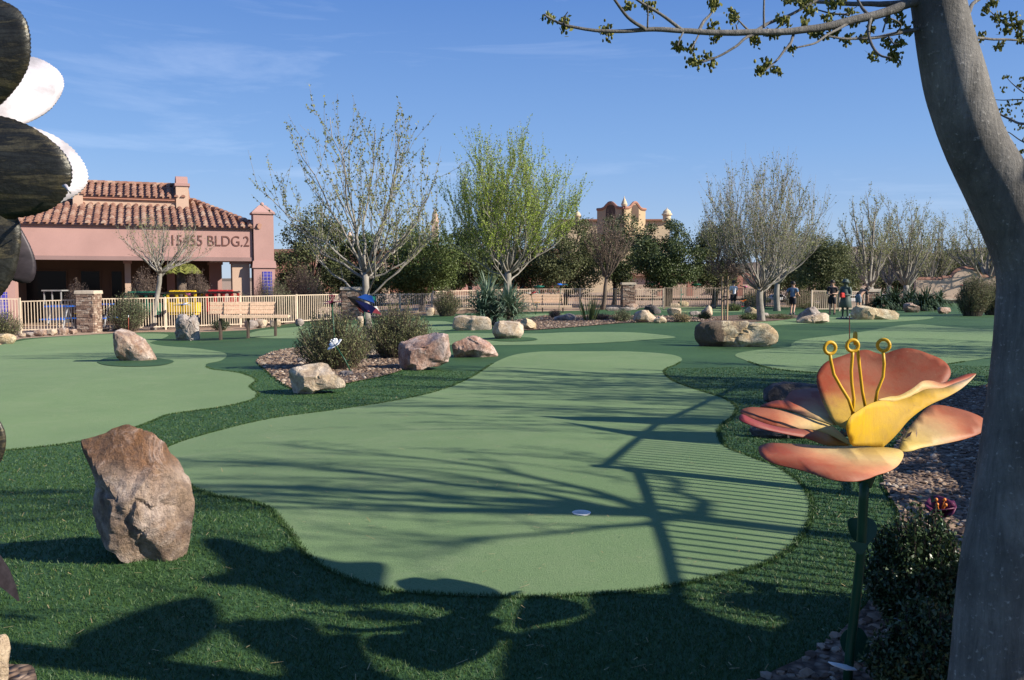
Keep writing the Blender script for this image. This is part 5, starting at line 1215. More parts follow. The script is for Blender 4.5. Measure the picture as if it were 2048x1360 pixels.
mb.quads(leaf_quads(C0+r_.normal(size=(90, 3))*np.array((.05,.03,.012))+np.array((.0,-.02,.03)), .03, r_, .4)); part('dry_leaves', mb, M['brown_leaf'], fl)
def leafplate(pts, Y, tilt):
    o = spline(pts, 5); q = np.array([Wn(x, y, Y) for x, y in o]); q[:, 1] += (q[:, 2]-q[:, 2].mean())*tilt
    return MB().plate(q, unit(np.array((0, -1, tilt))), .004)
part('leaf', leafplate(cr([(447,765),(470,750),(500,760),(530,750),(556,775),(550,810),(520,840),(500,860),(480,840),(455,815)]), 3.36, .3), M['stemgreen'], fl)
part('leaf', leafplate(cr([(455,842),(520,848),(505,876),(490,885),(470,870)]), 3.27, .2), M['stemgreen'], fl)
part('leaf', leafplate(cr([(420,1205),(450,1175),(500,1172),(526,1215),(520,1260),(490,1285),(455,1275),(425,1245)]), 3.44, .35), M['stemgreen'], fl)
part('leaf', MB().plate([Wn(*q, y) for q, y in zip(cr([(370,1292),(400,1296),(460,1308),(480,1324),(440,1322),(390,1304)]), (3.3,3.33,3.36,3.33,3.28,3.27))], (0,0,1), .004), M['white'], fl)

# ------------------------------------------------------------------ smaller metal flowers on poles
def mflower(label, foot, head, size_px, n, mats, seed, Y=None, cup=.6, tilt=(0,0), stem='stemgreen', group='sheet metal flowers on poles', wide=.55, stam=None, twolayer=False, name='metal_flower'):
    r_ = np.random.default_rng(seed)
    b = G(*foot) if Y is None else W(foot[0], 560, Y)
    if Y is not None: b[2] = float(tz(b[0], b[1]))
    Y = b[1]; s = size_px*Y/F/2; h = W(head[0], head[1], Y); root = thing(name, label, 'sculpture', b, group)
    m = (b+h)/2+np.array((.02*s, 0, 0)); part('stem', MB().tube([b-np.array((0,0,.05)), m, h], max(.012, s*.035), 8), M[stem], root, True)
    ax = unit(np.array((tilt[0], tilt[1], 1.))); u = unit(np.cross(ax, (0,1,.01))); v = np.cross(ax, u)
    for lay in range(2 if twolayer else 1):
        for k in range(n):
            a = 2*math.pi*(k+.5*lay)/n+.2*r_.random(); d = u*math.cos(a)+v*math.sin(a); sd = np.cross(ax, d); c = cup*(1+.3*lay)+.12*r_.normal(); q = np.array([math.cos(c), math.sin(c)]); V = []
            for i, (t, wd) in enumerate([(0,.12),(.3,.8),(.6,1),(.85,.75),(1,.08)]):
                bend = t*t*.22; p = h+(d*q[0]*t+ax*(q[1]*t-bend*.8))*s*(1-.15*lay); w = wd*wide*s*.62
                V += [p-sd*w+ax*.12*w, p, p+sd*w+ax*.12*w]
            me = MB().add(V, [(i*3+j, i*3+j+1, i*3+j+4, i*3+j+3) for i in range(4) for j in range(2)])
            o = part('petal', me, M[mats[k % len(mats)]], root, True); sm = o.modifiers.new('thickness', 'SOLIDIFY'); sm.thickness = max(.004, s*.02)
    part('bud_cup', MB().tube([h-ax*s*.12, h+ax*s*.1], [s*.05, s*.14], 8), M[stem], root, True)
    if stam:
        for k in range(4):
            a = k*1.6+.4; d = unit(ax*1.6+u*math.cos(a)*.5+v*math.sin(a)*.5); part('stamen', MB().tube([h, h+d*s*.75], s*.03, 6).ball(h+d*s*.8, s*.08, 8, 6), M[stam], root, True)
    for t in (.45,): part('leaf', MB().plate([b+(h-b)*t+np.array((x*s*.5, .0, z*s*.3)) for x, z in ((0,0),(.4,.5),(.9,.55),(.6,.1))], (0,1,0), .006), M[stem], root)
    return root
mflower('dark purple pointed metal flower above the left shrub on the gravel island', (672,741), (664,608), 44, 6, ('purple','maroon'), 1, cup=.35, wide=.4, stam='maroon')
mflower('small violet metal flower far behind the dark purple pointed one', (661,632), (661,574), 16, 5, ('violet',), 2, cup=.7)
mflower('white metal flower leaning left on a thin pole above the low slab boulder', (707,748), (672,692), 38, 6, ('white',), 3, cup=.55, tilt=(-.5,-.5), stam='white', wide=.6)
# the dark blue bird shaped flower
b = G(717, 719); bf = thing('metal_flower', 'dark blue and black metal flower with orange lower petals at the open bare tree', 'sculpture', b, 'sheet metal flowers on poles'); Yb = b[1]
hd = W(728, 622, Yb)
part('stem', MB().tube([b-np.array((0,0,.05)), W(727,680,Yb), W(729,640,Yb), hd], .018, 8), M['stemgreen'], bf, True)
for pts, m, dy in (([(695,593),(712,592),(728,604),(738,622),(726,624),(708,612)], 'black', -.1), ([(716,594),(732,588),(744,592),(748,606),(738,606)], 'deepblue', -.2), ([(712,600),(735,606),(752,616),(742,628),(726,624)], 'navy', -.3),
                   ([(738,590),(752,592),(752,604),(742,602)], 'teal', .1), ([(736,622),(746,612),(754,618),(762,630),(748,626)], 'maroon', -.2), ([(714,612),(724,622),(730,630),(716,622)], 'red', -.05), ([(746,614),(754,612),(758,622),(768,628),(752,624)], 'white', .1), ([(692,612),(716,612),(716,614),(694,614)], 'gunmetal', -.1)):
    q = np.array([W(x, y, Yb+dy) for x, y in pts]); q[:, 1] += np.linspace(-.08, .12, len(q)); part('petal', MB().plate(q, (0,1,0), .008), M[m], bf)
mflower('pale blue and white metal flower behind the upright craggy boulder', (364,661), (364,611), 34, 6, ('skyblue','white','blue'), 5, cup=.3)
mflower('dark maroon and pink metal flower right of the pale blue and white one', (382,660), (380,593), 28, 5, ('maroon','pinkpaint','black'), 6, cup=.6)
mflower('red and white metal flower left of the far bench, by the yucca', (1072,640), (1062,590), 30, 5, ('white','red'), 7, cup=.5, Y=40)
mflower('deep blue and teal metal flower above the far bench', (1117,626), (1122,572), 30, 5, ('navy','blue','teal'), 8, cup=.35, Y=43.5)
mflower('yellow metal flower behind the smaller yucca', (1022,626), (1022,580), 22, 5, ('yellow',), 9, cup=.3, Y=44)
mflower('low red metal flower at the left end of the far bench', (1042,626), (1042,605), 12, 5, ('red',), 10, cup=.4, Y=42.5)
mflower('low mustard metal flower in front of the far bench seat', (1072,630), (1073,606), 16, 5, ('orange','yellow'), 11, cup=.3, Y=42.6)
mflower('magenta metal flower behind the fence left of the broad bare tree', (1492,612), (1490,576), 24, 6, ('pinkpaint',), 12, cup=.4, Y=54)
mflower('yellow metal flower behind the broad bare tree trunk', (1506,612), (1504,594), 14, 5, ('yellow',), 13, cup=.4, Y=50)
mflower('orange metal flower low beside the boy in the white shirt', (1488,620), (1486,603), 18, 6, ('orange',), 14, cup=.5, Y=46)
mflower('red metal flower low by the rounded propped rock', (1486,623), (1485,614), 9, 5, ('red',), 15, cup=.5, Y=43)
mflower('yellow metal flower in front of the arched wall', (1911,602), (1911,573), 14, 6, ('yellow',), 16, cup=.4)
mflower('red metal flower in front of the arched wall, by the round bush', (1926,602), (1924,571), 12, 6, ('red',), 17, cup=.4, Y=60)
mflower('black and white metal flower in front of the arched wall', (1884,603), (1885,573), 12, 5, ('black','white'), 18, cup=.3, Y=60)
mflower('yellow metal flower on the fence left of the near stone pillar', (157,664), (154,628), 14, 5, ('yellow',), 19, cup=.3, Y=36)
for i, (x, y, sz, lab) in enumerate([(612,583,26,'round teal metal flower chair behind the fence, right of the building'),(588,590,16,'small teal metal flower chair half behind the tall pale bush'),(1305,571,26,'teal metal flower chair behind the fence, right of the far stone pillar'),(1362,560,34,'tall dark teal metal flower behind the dense split trunk tree'),(1392,573,24,'dark teal metal flower chair left of the staked sapling'),(1078,577,26,'pale teal metal flower chair behind the far bench')]):
    mflower(lab, (x, 610), (x, y), sz, 7, ('teal',) if i not in (3,4) else ('deepgreen',), 30+i, Y=54-5*(i < 2), cup=.5, stem='teal', group='teal metal flower chairs', wide=.9, twolayer=True, name='flower_chair')
mflower('purple metal cup flower with an orange ring inside the dark bush by the near trunk', (1885,1215), (1880,1030), 90, 5, ('purple',), 40, cup=1.0, tilt=(-.2,-.5), wide=.9, stam='orange')
mflower('pale blue metal flower mostly hidden behind the near trunk', (2030,960), (2040,830), 150, 5, ('skyblue',), 41, cup=.05, wide=.5)

# ------------------------------------------------------------------ prickly pear sculpture at the left edge
t = NT('patina_metal').set(.42, .55, .5); v = t.coord('Object', (2.5, 20, 20), (0, R(28), 0)); a = t.noise(v, 1.2, 8, .75, .5); b_ = t.noise(t.coord(), 40, 4, .7)
k = t.ramp(a, [(.3, (.012,.012,.011)), (.43, (.055,.054,.045)), (.52, (.02,.02,.018)), (.6, (.12,.098,.055)), (.72, (.045,.047,.043))]); k = t.mix(t.ramp(b_, [(.4, .5), (.6, 0.0)]), k, (.02,.018,.016)); t.col(k); t.bump(b_, .25, .01); M['patina'] = t.m
t = NT('plum_metal').set(.5, .4, .5); a = t.noise(t.coord('Object', (4, 30, 30), (0, R(40), 0)), 1, 6, .7); t.col(t.ramp(a, [(.3, (.012,.009,.013)), (.7, (.05,.04,.05))])); M['plum'] = t.m
M['bare_metal'] = paint('bare_metal', (.5,.47,.5), .5, .1, .22, 9)
def pad(root, c, rx, rz, rot, Y, mat, seed, tilt=0.0, yaw=0.0, th=.012, teeth=90):
    """an oval pad with a toothed edge, slightly domed; c in the picture, radii in metres"""
    r_ = np.random.default_rng(seed); ctr = W(*c, Y); V = []; rings = 8; n = teeth*2
    for i in range(rings+1):
        q = i/rings
        for j in range(n):
            a = 2*math.pi*j/n; rr = q*(1+ (.006*(1 if j % 2 else -1)*(.3+1.4*r_.random())+.012*math.sin(3*a+seed)+.008*math.sin(7*a+2*seed) if i == rings else 0)); e = 1+.10*math.cos(a)
            x, z = rx*rr*math.cos(a)*1, rz*rr*math.sin(a)*e; y = -.16*min(rx, rz)*(1-q*q)
            x, z = x*math.cos(rot)-z*math.sin(rot), x*math.sin(rot)+z*math.cos(rot)
            V.append((x, y, z))
    V = np.array(V); y2 = V[:,1]*math.cos(tilt)-V[:,2]*math.sin(tilt); z2 = V[:,1]*math.sin(tilt)+V[:,2]*math.cos(tilt); x2 = V[:,0]*math.cos(yaw)-y2*math.sin(yaw); y3 = V[:,0]*math.sin(yaw)+y2*math.cos(yaw)
    V = np.stack([x2, y3, z2], 1)+ctr
    m = MB().add(V, [(i*n+j, i*n+(j+1) % n, (i+1)*n+(j+1) % n, (i+1)*n+j) for i in range(rings) for j in range(n)])
    o = part('pad', m, M[mat], root, True); s = o.modifiers.new('thickness', 'SOLIDIFY'); s.thickness = th; s.offset = 0
    return o
cb0 = np.array((-1.78, 2.68, float(tz(-1.78, 2.68)))); cs = thing('cactus_sculpture', 'prickly pear sculpture of dark toothed metal pads at the left edge of the picture', 'sculpture', cb0)
pad(cs, (-62,128), .205, .135, R(38), 2.5, 'patina', 1, .1, -.1)
pad(cs, (2,190), .185, .118, R(38), 2.72, 'bare_metal', 2, -.5, .45)
pad(cs, (-52,332), .275, .14, R(-6), 2.5, 'patina', 3, .05, -.05)
pad(cs, (-38,318), .288, .142, R(-10), 2.68, 'bare_metal', 4, -.4, .45)
pad(cs, (-55,500), .125, .165, R(-15), 2.5, 'patina', 5, 0, .1)
pad(cs, (5,485), .062, .13, R(28), 2.62, 'plum', 6, 0, .35)
pad(cs, (5,432), .035, .02, R(-10), 2.6, 'plum', 9, 0, 0)
pad(cs, (-42,880), .066, .085, R(5), 2.4, 'patina', 7, 0, .2)
part('pad', MB().plate([W(x, y, 2.45+.002*(x+40)) for x, y in ((-90,1060),(-30,1085),(0,1112),(18,1140),(30,1170),(38,1202),(12,1180),(-10,1165),(-60,1160),(-100,1120))], (0,1,0), .008), M['plum'], cs)
c = W(130, 357, 2.44); part('thorn', MB().tube([W(126,372,2.46), W(131,372,2.42), W(139,381,2.40), W(141,386,2.43)], [.003,.0055,.004,.002], 8), M['bare_metal'], cs, True)
r_ = np.random.default_rng(2); tr = MB()
tr.tube([cb0-np.array((0,0,.1)), np.array((-1.74,2.66,.5)), np.array((-1.70,2.62,1.2)), np.array((-1.64,2.6,2.2))], [.085,.07,.05,.03], 10)
for z_, e_ in ((.42, (-1.5,2.47,.72)), (.75, (-1.46,2.42,1.02)), (1.3, (-1.5,2.55,1.45))): tr.tube([np.array((-1.73,2.64,z_)), np.array(((-1.73+e_[0])/2, 2.6, (z_+e_[2])/2-.02)), np.array(e_)], [.03,.024,.018], 8)
part('stalk', tr, M['plum'], cs, True)

# ------------------------------------------------------------------ the near tree
Yn = 2.3; NK = Yn/2.7
prof = [(1978,1760,262),(1984,1600,226),(1990,1480,204),(1995,1360,180),(2007,1150,164),(2022,1020,154),(2038,900,146),(2055,760,140),(2063,650,136),(2067,560,134),(2050,490,130),(1985+14,380,126),(1951,290,117),(1925,220,116),(1909,160,116),(1893,90,108),(1875,0,100),(1862,-80,96),(1850,-220,88),(1842,-420,78)]
tb = G(1990, 1500); tb = np.array((W(1990,1400,Yn)[0], Yn, float(tz(W(1990,1400,Yn)[0], Yn))))
nt_ = thing('near_tree', 'grey barked curved tree trunk at the right edge with a budding limb across the sky', 'tree', tb)
P = []; Rr = []
sprof = spline_o = None
pp = np.array(prof, float)
tt = np.linspace(0, len(pp)-1, 90)
def cat(P, t):
    i = int(min(len(P)-2, t)); f = t-i; a, b, c, d = P[max(0,i-1)], P[i], P[i+1], P[min(len(P)-1,i+2)]
    return .5*((2*b)+(c-a)*f+(2*a-5*b+4*c-d)*f*f+(3*b-a-3*c+d)*f**3)
sp_ = np.array([cat(pp, t) for t in tt]); pts = np.array([W(x, y, Yn) for x, y, w in sp_]); rad = sp_[:,2]/2*Yn/F
pts[0,2] = min(pts[0,2], tb[2]-.1)
mb = MB().tube(pts, rad, 40)
V = mb.v[0]
for i in range(len(V)):
    p = V[i]; ring = i//40; n_ = mnoise.fractal(Vector((p[0]*5, p[1]*5, p[2]*2.2)), 1, 2, 4); V[i] = pts[ring]+(p-pts[ring])*(1+.05*n_)
# old pruning scars
def scar(mbx, c, r):
    mbx.lathe([(r*1.3,-.012),(r*1.25,-.002),(r*.95,.004),(r*.6,-.001),(r*.12,-.008)], c, 14, M=((1,0,0),(0,0,1),(0,1,0)) if False else ((1,0,0),(0,0,-1),(0,1,0)))
part('trunk', mb, M['bark_near'], nt_, True)
ks = MB(); 
for x, y, r, q in ((1893,8,.013,.057),(1919,36,.008,.036)): scar(ks, W(x, y, Yn-q), r)
part('knot', ks, M['bark_near'], nt_, True)
bm_ = MB(); TIPS = []
def c7(pts): return [(1080+x/2.1157, y/2.1157) for x, y in pts]
def limb(pts, r0, r1, y0=2.7, y1=2.5, n=7):
    q = np.array([(x, y) for x, y in c7(pts)], float); t = np.linspace(0, len(q)-1, max(8, len(q)*4)); s = np.array([cat(q, k) for k in t]); Ys = np.linspace(y0, y1, len(s))*NK; r0 *= NK*.9; r1 *= NK*.85
    P = np.array([W(x, y, Yv) for (x, y), Yv in zip(s, Ys)]); P += np.array([mnoise.noise_vector(Vector(p*14)) for p in P])*.004; bm_.tube(P, np.linspace(r0, r1, len(P)), n); return P
limb([(1640,0),(1560,15),(1400,70),(1200,115),(1060,130),(800,140),(600,130),(450,125),(300,130),(120,110),(15,60)], .0165, .003, 2.7, 2.45, 9)
limb([(600,128),(530,75),(420,0),(360,-40)], .006, .003, 2.55, 2.5); limb([(450,122),(370,70),(310,-10),(290,-40)], .006, .003, 2.52, 2.42)
limb([(668,132),(690,90),(720,60),(742,20)], .006, .003, 2.57, 2.6); limb([(892,136),(862,112),(830,82)], .004, .002, 2.6, 2.55); limb([(835,130),(828,105)], .003, .002, 2.6, 2.6)
limb([(1310,98),(1100,125),(900,150),(830,195),(760,236),(685,264)], .006, .003, 2.64, 2.5); limb([(1076,140),(1060,185),(1025,225),(985,270),(955,296)], .005, .0025, 2.62, 2.5)
limb([(1305,102),(1230,140),(1160,182),(1085,200)], .005, .0025, 2.64, 2.5); limb([(1600,122),(1500,145),(1400,160),(1290,166),(1200,152)], .007, .003, 2.68, 2.6); limb([(1402,72),(1390,130),(1405,190),(1440,235),(1480,248)], .006, .003, 2.65, 2.55)
limb([(950,118),(945,60),(947,-20)], .004, .003, 2.6, 2.6); limb([(900,142),(960,104),(1060,60),(1170,0),(1200,-30)], .006, .004, 2.62, 2.7); limb([(1570,6),(1450,20),(1400,20),(1280,15),(1160,8),(1000,-12),(900,-30)], .011, .004, 2.72, 2.8)
limb([(1300,66),(1230,55),(1160,35)], .004, .002, 2.66, 2.7); limb([(1392,60),(1365,30),(1345,-10)], .006, .004, 2.68, 2.7); limb([(605,135),(590,170),(582,190)], .003, .002, 2.55, 2.5); limb([(672,140),(655,180),(640,205)], .003, .002, 2.57, 2.5)
limb([(460,118),(462,60),(458,10)], .003, .002, 2.52, 2.5); limb([(280,132),(280,150)], .003, .002, 2.5, 2.5); limb([(110,108),(100,85),(118,52)], .0025, .0015, 2.47, 2.45)
limb([(1510,140),(1525,110),(1480,80)], .003, .002, 2.66, 2.6); limb([(1470,150),(1495,185),(1520,185)], .003, .002, 2.66, 2.6); limb([(1810,60),(1830,15),(1900,-20)], .008, .005, 2.7, 2.9)
limb([(1790,120),(1825,148),(1870,160),(1960,166),(2060,168),(2200,150)], .006, .003, 2.7, 3.0); limb([(2100,160),(2000,110),(1930,70),(1890,35)], .004, .0015, 3.0, 2.9); limb([(1965,170),(1945,195)], .002, .0015, 2.9, 2.9)
limb([(1450,137),(1470,60),(1500,20)], .003, .0015, 2.68, 2.7)
limb([(1750,-150),(1950,-200),(2200,0),(2260,240),(2160,470),(2050,520),(1990,500),(1930,470),(1905,420),(1878,368)], .010, .0015, 2.8, 3.4)
limb([(2200,400),(2110,430),(2040,418),(1960,425),(1910,420)], .004, .0012, 3.2, 3.4); limb([(2160,470),(2100,620),(2040,600),(1985,560),(1955,565)], .004, .0012, 3.2, 3.4); limb([(2100,620),(2080,690),(2000,640)], .003, .0012, 3.25, 3.4); limb([(2200,360),(2090,400),(2010,365),(1972,320)], .004, .0012, 3.2, 3.4)
part('limb', bm_, M['bark_near'], nt_, True)
buds = [(40,75),(95,92),(110,105),(280,145),(275,120),(370,20),(460,20),(470,35),(580,190),(590,200),(635,205),(735,20),(740,5),(725,115),(745,160),(815,60),(820,85),(910,175),(905,160),(970,145),(990,150),(1015,85),(1040,85),(640,268),(665,265),(730,270),(712,238),(930,292),(945,300),(1000,295),(960,268),(1065,205),(1150,35),(1140,50),(1160,140),(1195,150),(1215,80),(1245,140),(1225,110),(1295,165),(1310,55),(1335,95),(1370,165),(1400,120),(1465,180),(1495,200),(1520,180),(1520,105),(1525,60),(1485,240),(1510,245),(1405,240),(1470,75),(1560,125),(1105,10),(1230,10),(1270,10),(1125,95),(1250,25),(1050,0),(1120,0),
        (1890,40),(1930,75),(1960,90),(1990,70),(2010,110),(1980,130),(2030,100),(1945,195),(2040,170),(1865,160),(1920,10),(1815,120),(2030,140),(1960,125)]
far_b = [(1880,370),(1910,415),(1958,380),(1972,322),(2030,365),(2045,330),(1955,460),(1975,480),(1945,530),(1965,560),(2000,500),(2030,540),(1990,610),(2040,640),(2015,660),(1985,440),(2025,430),(2050,480),(2055,590),(1930,470)]
bl = MB(); r_ = np.random.default_rng(8)
for x, y in far_b:
    px, py = c7([(x, y)])[0]; c = W(px, py, 3.35*NK); C = c+r_.normal(size=(9, 3))*.0065
    for q in C: bl.ball(q, (.0025,.0025,.004), 5, 4)
    bl.quads(leaf_quads(C, .014, r_, .5))
for x, y in buds:
    px, py = c7([(x, y)])[0]; Yv = 2.5+.22*min(1, max(0, x/1600)) + (.2 if x > 1800 else 0); Yv *= NK; c = W(px, py, Yv); n = 20
    C = c+r_.normal(size=(n, 3))*.0075*NK
    for q in C: bl.ball(q, (.0022+.0017*r_.random(), .0022+.0017*r_.random(), .0034+.0025*r_.random()), 5, 4)
    bl.quads(leaf_quads(C[:14]+r_.normal(size=(14, 3))*.004, .0145, r_, .5))
part('flower_buds', bl, M['bud'], nt_)
# ------------------------------------------------------------------ people
def skinned(nodes, edges, name, root, mat, sub=1, kind=None, extra=None):
    """nodes: name -> (pos, radius). One continuous skin grown along the edges."""
    keys = list(nodes); idx = {k: i for i, k in enumerate(keys)}
    me = bpy.data.meshes.new(name+'_skeleton'); me.from_pydata([tuple(map(float, nodes[k][0])) for k in keys], [(idx[a], idx[b]) for a, b in edges], []); me.update()
    o = bpy.data.objects.new(name+'_skeleton', me); COL.objects.link(o)
    o.modifiers.new('skin', 'SKIN')
    if not me.skin_vertices: me.attributes
    sv = me.skin_vertices[0].data if len(me.skin_vertices) else None
    if sv is None: return None
    for i, k in enumerate(keys):
        r = nodes[k][1]; sv[i].radius = (r, r) if not hasattr(r, '__len__') else r
        sv[i].use_root = (i == 0)
    s = o.modifiers.new('subd', 'SUBSURF'); s.levels = sub; s.render_levels = sub
    dg = bpy.context.evaluated_depsgraph_get(); dg.update(); m2 = bpy.data.meshes.new_from_object(o.evaluated_get(dg)); bpy.data.objects.remove(o)
    V = [v.co[:] for v in m2.vertices]; Fc = [tuple(p.vertices) for p in m2.polygons]; bpy.data.meshes.remove(m2)
    mb = MB().add(V, Fc)
    if extra is not None: extra(mb)
    return part(name, mb, mat, root, True)
def person(label, px, foot_py, hgt, Y, face, pose, shirt, shorts, shoes, hair='hair', cat='person', name='person', mono=None, group=None, hat=False, dress=False, soles=0.0):
    """face: heading angle of the chest (0 = away from the camera, pi = towards it)"""
    c = W(px, foot_py, Y); g = float(tz(c[0], c[1])); c[2] = max(g, c[2]) if soles else g+.0
    root = thing(name, label, cat, c, group); s = hgt/1.5
    ca, sa = math.cos(face), math.sin(face)
    def P(r, f, z): # right, forward, up in body space
        return c+np.array((r*ca-f*sa, r*sa+f*ca, z))*s
    J = pose
    N = {k: (P(*v[:3]), v[3]*s) for k, v in J.items()}
    E = [('pelvis','belly'),('belly','chest'),('chest','neck'),('neck','head'),('head','crown'),('pelvis','hipL'),('hipL','kneeL'),('kneeL','ankleL'),('ankleL','toeL'),('pelvis','hipR'),('hipR','kneeR'),('kneeR','ankleR'),('ankleR','toeR'),
         ('chest','shL'),('shL','elL'),('elL','wrL'),('wrL','palmL'),('chest','shR'),('shR','elR'),('elR','wrR'),('wrR','palmR')]
    def hands(mb):
        for sd in 'LR':
            a, b = N['wr'+sd][0], N['palm'+sd][0]; d = unit(b-a); u = unit(np.cross(d, (0,0,1.))+1e-6); v = np.cross(d, u)
            for i, (o, l) in enumerate([(-.024,.058),(-.008,.066),(.008,.062),(.024,.048)]):
                p = b+u*o*s; mb.tube([p-d*.02*s, p+d*l*.5*s+v*.004*s, p+d*l*.9*s+v*.022*s], [.0085*s,.008*s,.006*s], 6)
            p = a+d*.03*s; mb.tube([p, p+u*-.035*s+d*.02*s, p+u*-.042*s+d*.052*s], [.010*s,.009*s,.007*s], 6)
        h, cr_ = N['head'][0], N['crown'][0]; f = np.array((-sa, ca, 0)); r = np.array((ca, sa, 0))
        mb.tube([h+f*.075*s+np.array((0,0,.02*s)), h+f*.105*s+np.array((0,0,-.01*s))], [.009*s,.015*s], 6)
        for sg in (-1, 1):
            mb.ball(h+r*sg*.086*s+np.array((0,0,.005*s)), (.016*s,.02*s,.032*s), 8, 6)
        mb.tube([h+f*.083*s-r*.022*s-np.array((0,0,.04*s)), h+f*.09*s-np.array((0,0,.042*s)), h+f*.083*s+r*.022*s-np.array((0,0,.04*s))], .006*s, 6)
    mt = lambda m: M[mono] if mono else M[m]
    skinned(N, E, 'body', root, mt('skin'), 2, extra=hands)
    h = N['head'][0]; f = np.array((-sa, ca, 0)); r = np.array((ca, sa, 0))
    eyes = MB()
    for sg in (-1, 1): eyes.ball(h+f*.078*s+r*sg*.032*s+np.array((0,0,.025*s)), .011*s, 8, 6)
    part('eyes', eyes, mt('black'), root)
    # hair: a cap over crown and back of the head
    hb = MB(); n, m = 16, 9; V = []
    for i in range(m):
        th = (i/(m-1))*math.pi*.62
        for j in range(n):
            ph = 2*math.pi*j/n; fr = math.cos(ph); t2 = th*(1-.28*max(0, fr)); q = .104*s
            V.append(h+np.array((0,0,.045*s))+(f*math.cos(ph)*math.sin(t2)*1.05+r*math.sin(ph)*math.sin(t2)*.93)*q+np.array((0,0,math.cos(t2)*q*1.08))+unit(np.array((math.sin(j*9.1+i), math.cos(j*7.7), .3)))*.004*s)
    hb.add(V, [(i*n+j, i*n+(j+1) % n, (i+1)*n+(j+1) % n, (i+1)*n+j) for i in range(m-1) for j in range(n)])
    part('hair', hb, mt(hair), root, True)
    if hat: part('hat', MB().lathe([(.17*s,.0),(.175*s,.012*s),(.11*s,.03*s),(.105*s,.09*s),(.07*s,.125*s),(.01,.135*s)], h+np.array((0,0,.04*s)), 18), mt(hair), root, True)
    def grow(keys, edges, dr, nm, m, cut=None):
        NN = {}
        for k in keys:
            if isinstance(k, tuple):
                a, b, t = k; NN['%s%s' % (a, b)] = (N[a][0]+(N[b][0]-N[a][0])*t, (N[a][1]+(N[b][1]-N[a][1])*t)+dr*s)
            else: NN[k] = (N[k][0], N[k][1]+dr*s)
        return skinned(NN, edges, nm, root, mt(m), 2)
    grow(['belly','chest','pelvis','shL','shR',('shL','elL',.75),('shR','elR',.75),('chest','neck',.45)], [('belly','chest'),('belly','pelvis'),('chest','shL'),('chest','shR'),('shL','shLelL'),('shR','shRelR'),('chest','chestneck')], .018, 'shirt', shirt)
    t_ = .95
    grow(['pelvis','hipL','hipR',('hipL','kneeL',t_),('hipR','kneeR',t_),('pelvis','belly',.35)], [('pelvis','hipL'),('pelvis','hipR'),('hipL','hipLkneeL'),('hipR','hipRkneeR'),('pelvis','pelvisbelly')], .022 if not dress else .05, 'shorts', shorts)
    for sd in 'LR':
        a, t2 = N['ankle'+sd][0], N['toe'+sd][0]
        NN = {'a': (a+np.array((0,0,.01*s)), .048*s), 'h': (a-(t2-a)*.18-np.array((0,0,.02*s)), .045*s), 't': (t2, .045*s)}
        skinned(NN, [('a','h'),('a','t')], 'shoe', root, mt(shoes), 2)
    return root
stand = dict(pelvis=(0,0,.80,.105), belly=(0,.0,.93,.10), chest=(0,.0,1.10,.115), neck=(0,.01,1.225,.045), head=(0,.02,1.33,.082), crown=(0,.015,1.42,.07),
    hipL=(-.075,0,.74,.078), kneeL=(-.085,.02,.42,.05), ankleL=(-.09,-.01,.075,.033), toeL=(-.10,.12,.035,.03), hipR=(.075,0,.74,.078), kneeR=(.085,.02,.42,.05), ankleR=(.09,-.01,.075,.033), toeR=(.10,.12,.035,.03),
    shL=(-.155,0,1.155,.052), elL=(-.205,-.02,.92,.036), wrL=(-.215,.06,.72,.026), palmL=(-.212,.09,.655,.028), shR=(.155,0,1.155,.052), elR=(.205,-.02,.92,.036), wrR=(.215,.06,.72,.026), palmR=(.212,.09,.655,.028))
run = dict(stand); run.update(hipL=(-.07,0,.74,.078), kneeL=(-.08,.16,.44,.05), ankleL=(-.08,.02,.085,.034), toeL=(-.085,.14,.035,.03), hipR=(.07,0,.74,.078), kneeR=(.08,-.04,.42,.05), ankleR=(.09,-.22,.13,.034), toeR=(.095,-.13,.05,.03), elL=(-.27,-.06,.95,.036), wrL=(-.36,-.02,.78,.026), palmL=(-.385,-.01,.72,.028), elR=(.22,-.05,.93,.036), wrR=(.24,.12,.86,.026), palmR=(.235,.18,.86,.028))
hold = dict(stand); hold.update(elL=(-.20,.03,.91,.036), wrL=(-.08,.19,.90,.026), palmL=(-.03,.215,.905,.028), elR=(.20,.03,.91,.036), wrR=(.10,.20,.87,.026), palmR=(.05,.225,.875,.028))
bent = dict(stand); bent.update(belly=(0,.10,.90,.105), chest=(0,.28,.97,.115), neck=(0,.40,1.01,.047), head=(0,.50,1.02,.082), crown=(0,.57,1.06,.07), shL=(-.155,.31,.98,.052), elL=(-.19,.36,.74,.036), wrL=(-.16,.42,.54,.026), palmL=(-.15,.44,.48,.028), shR=(.155,.31,.98,.052), elR=(.19,.36,.74,.036), wrR=(.16,.42,.54,.026), palmR=(.15,.44,.48,.028), pelvis=(0,-.03,.80,.11))
person('boy in a white shirt and dark trousers standing at the fence, seen from behind', 1467, 616, 1.62, 48, .3, hold, 'whitecloth', 'blackcloth', 'blackcloth')
person('boy in a blue grey t-shirt and black shorts running across the far green', 1585, 630, 1.52, G(1585,631)[1], -.5, run, 'bluecloth', 'blackcloth', 'shoe')
person('boy in a black and red shirt and black shorts standing behind the statue', 1664, 630, 1.58, G(1664,630)[1], math.pi*.85, hold, 'blackcloth', 'blackcloth', 'blackcloth')
person('person in grey shorts bending forward behind the long golden boulder by the statue', 1716, 626, 1.6, G(1716,628)[1]+1.5, -1.2, bent, 'blackcloth', 'greycloth', 'blackcloth')
Ys = G(1690,638)[1]
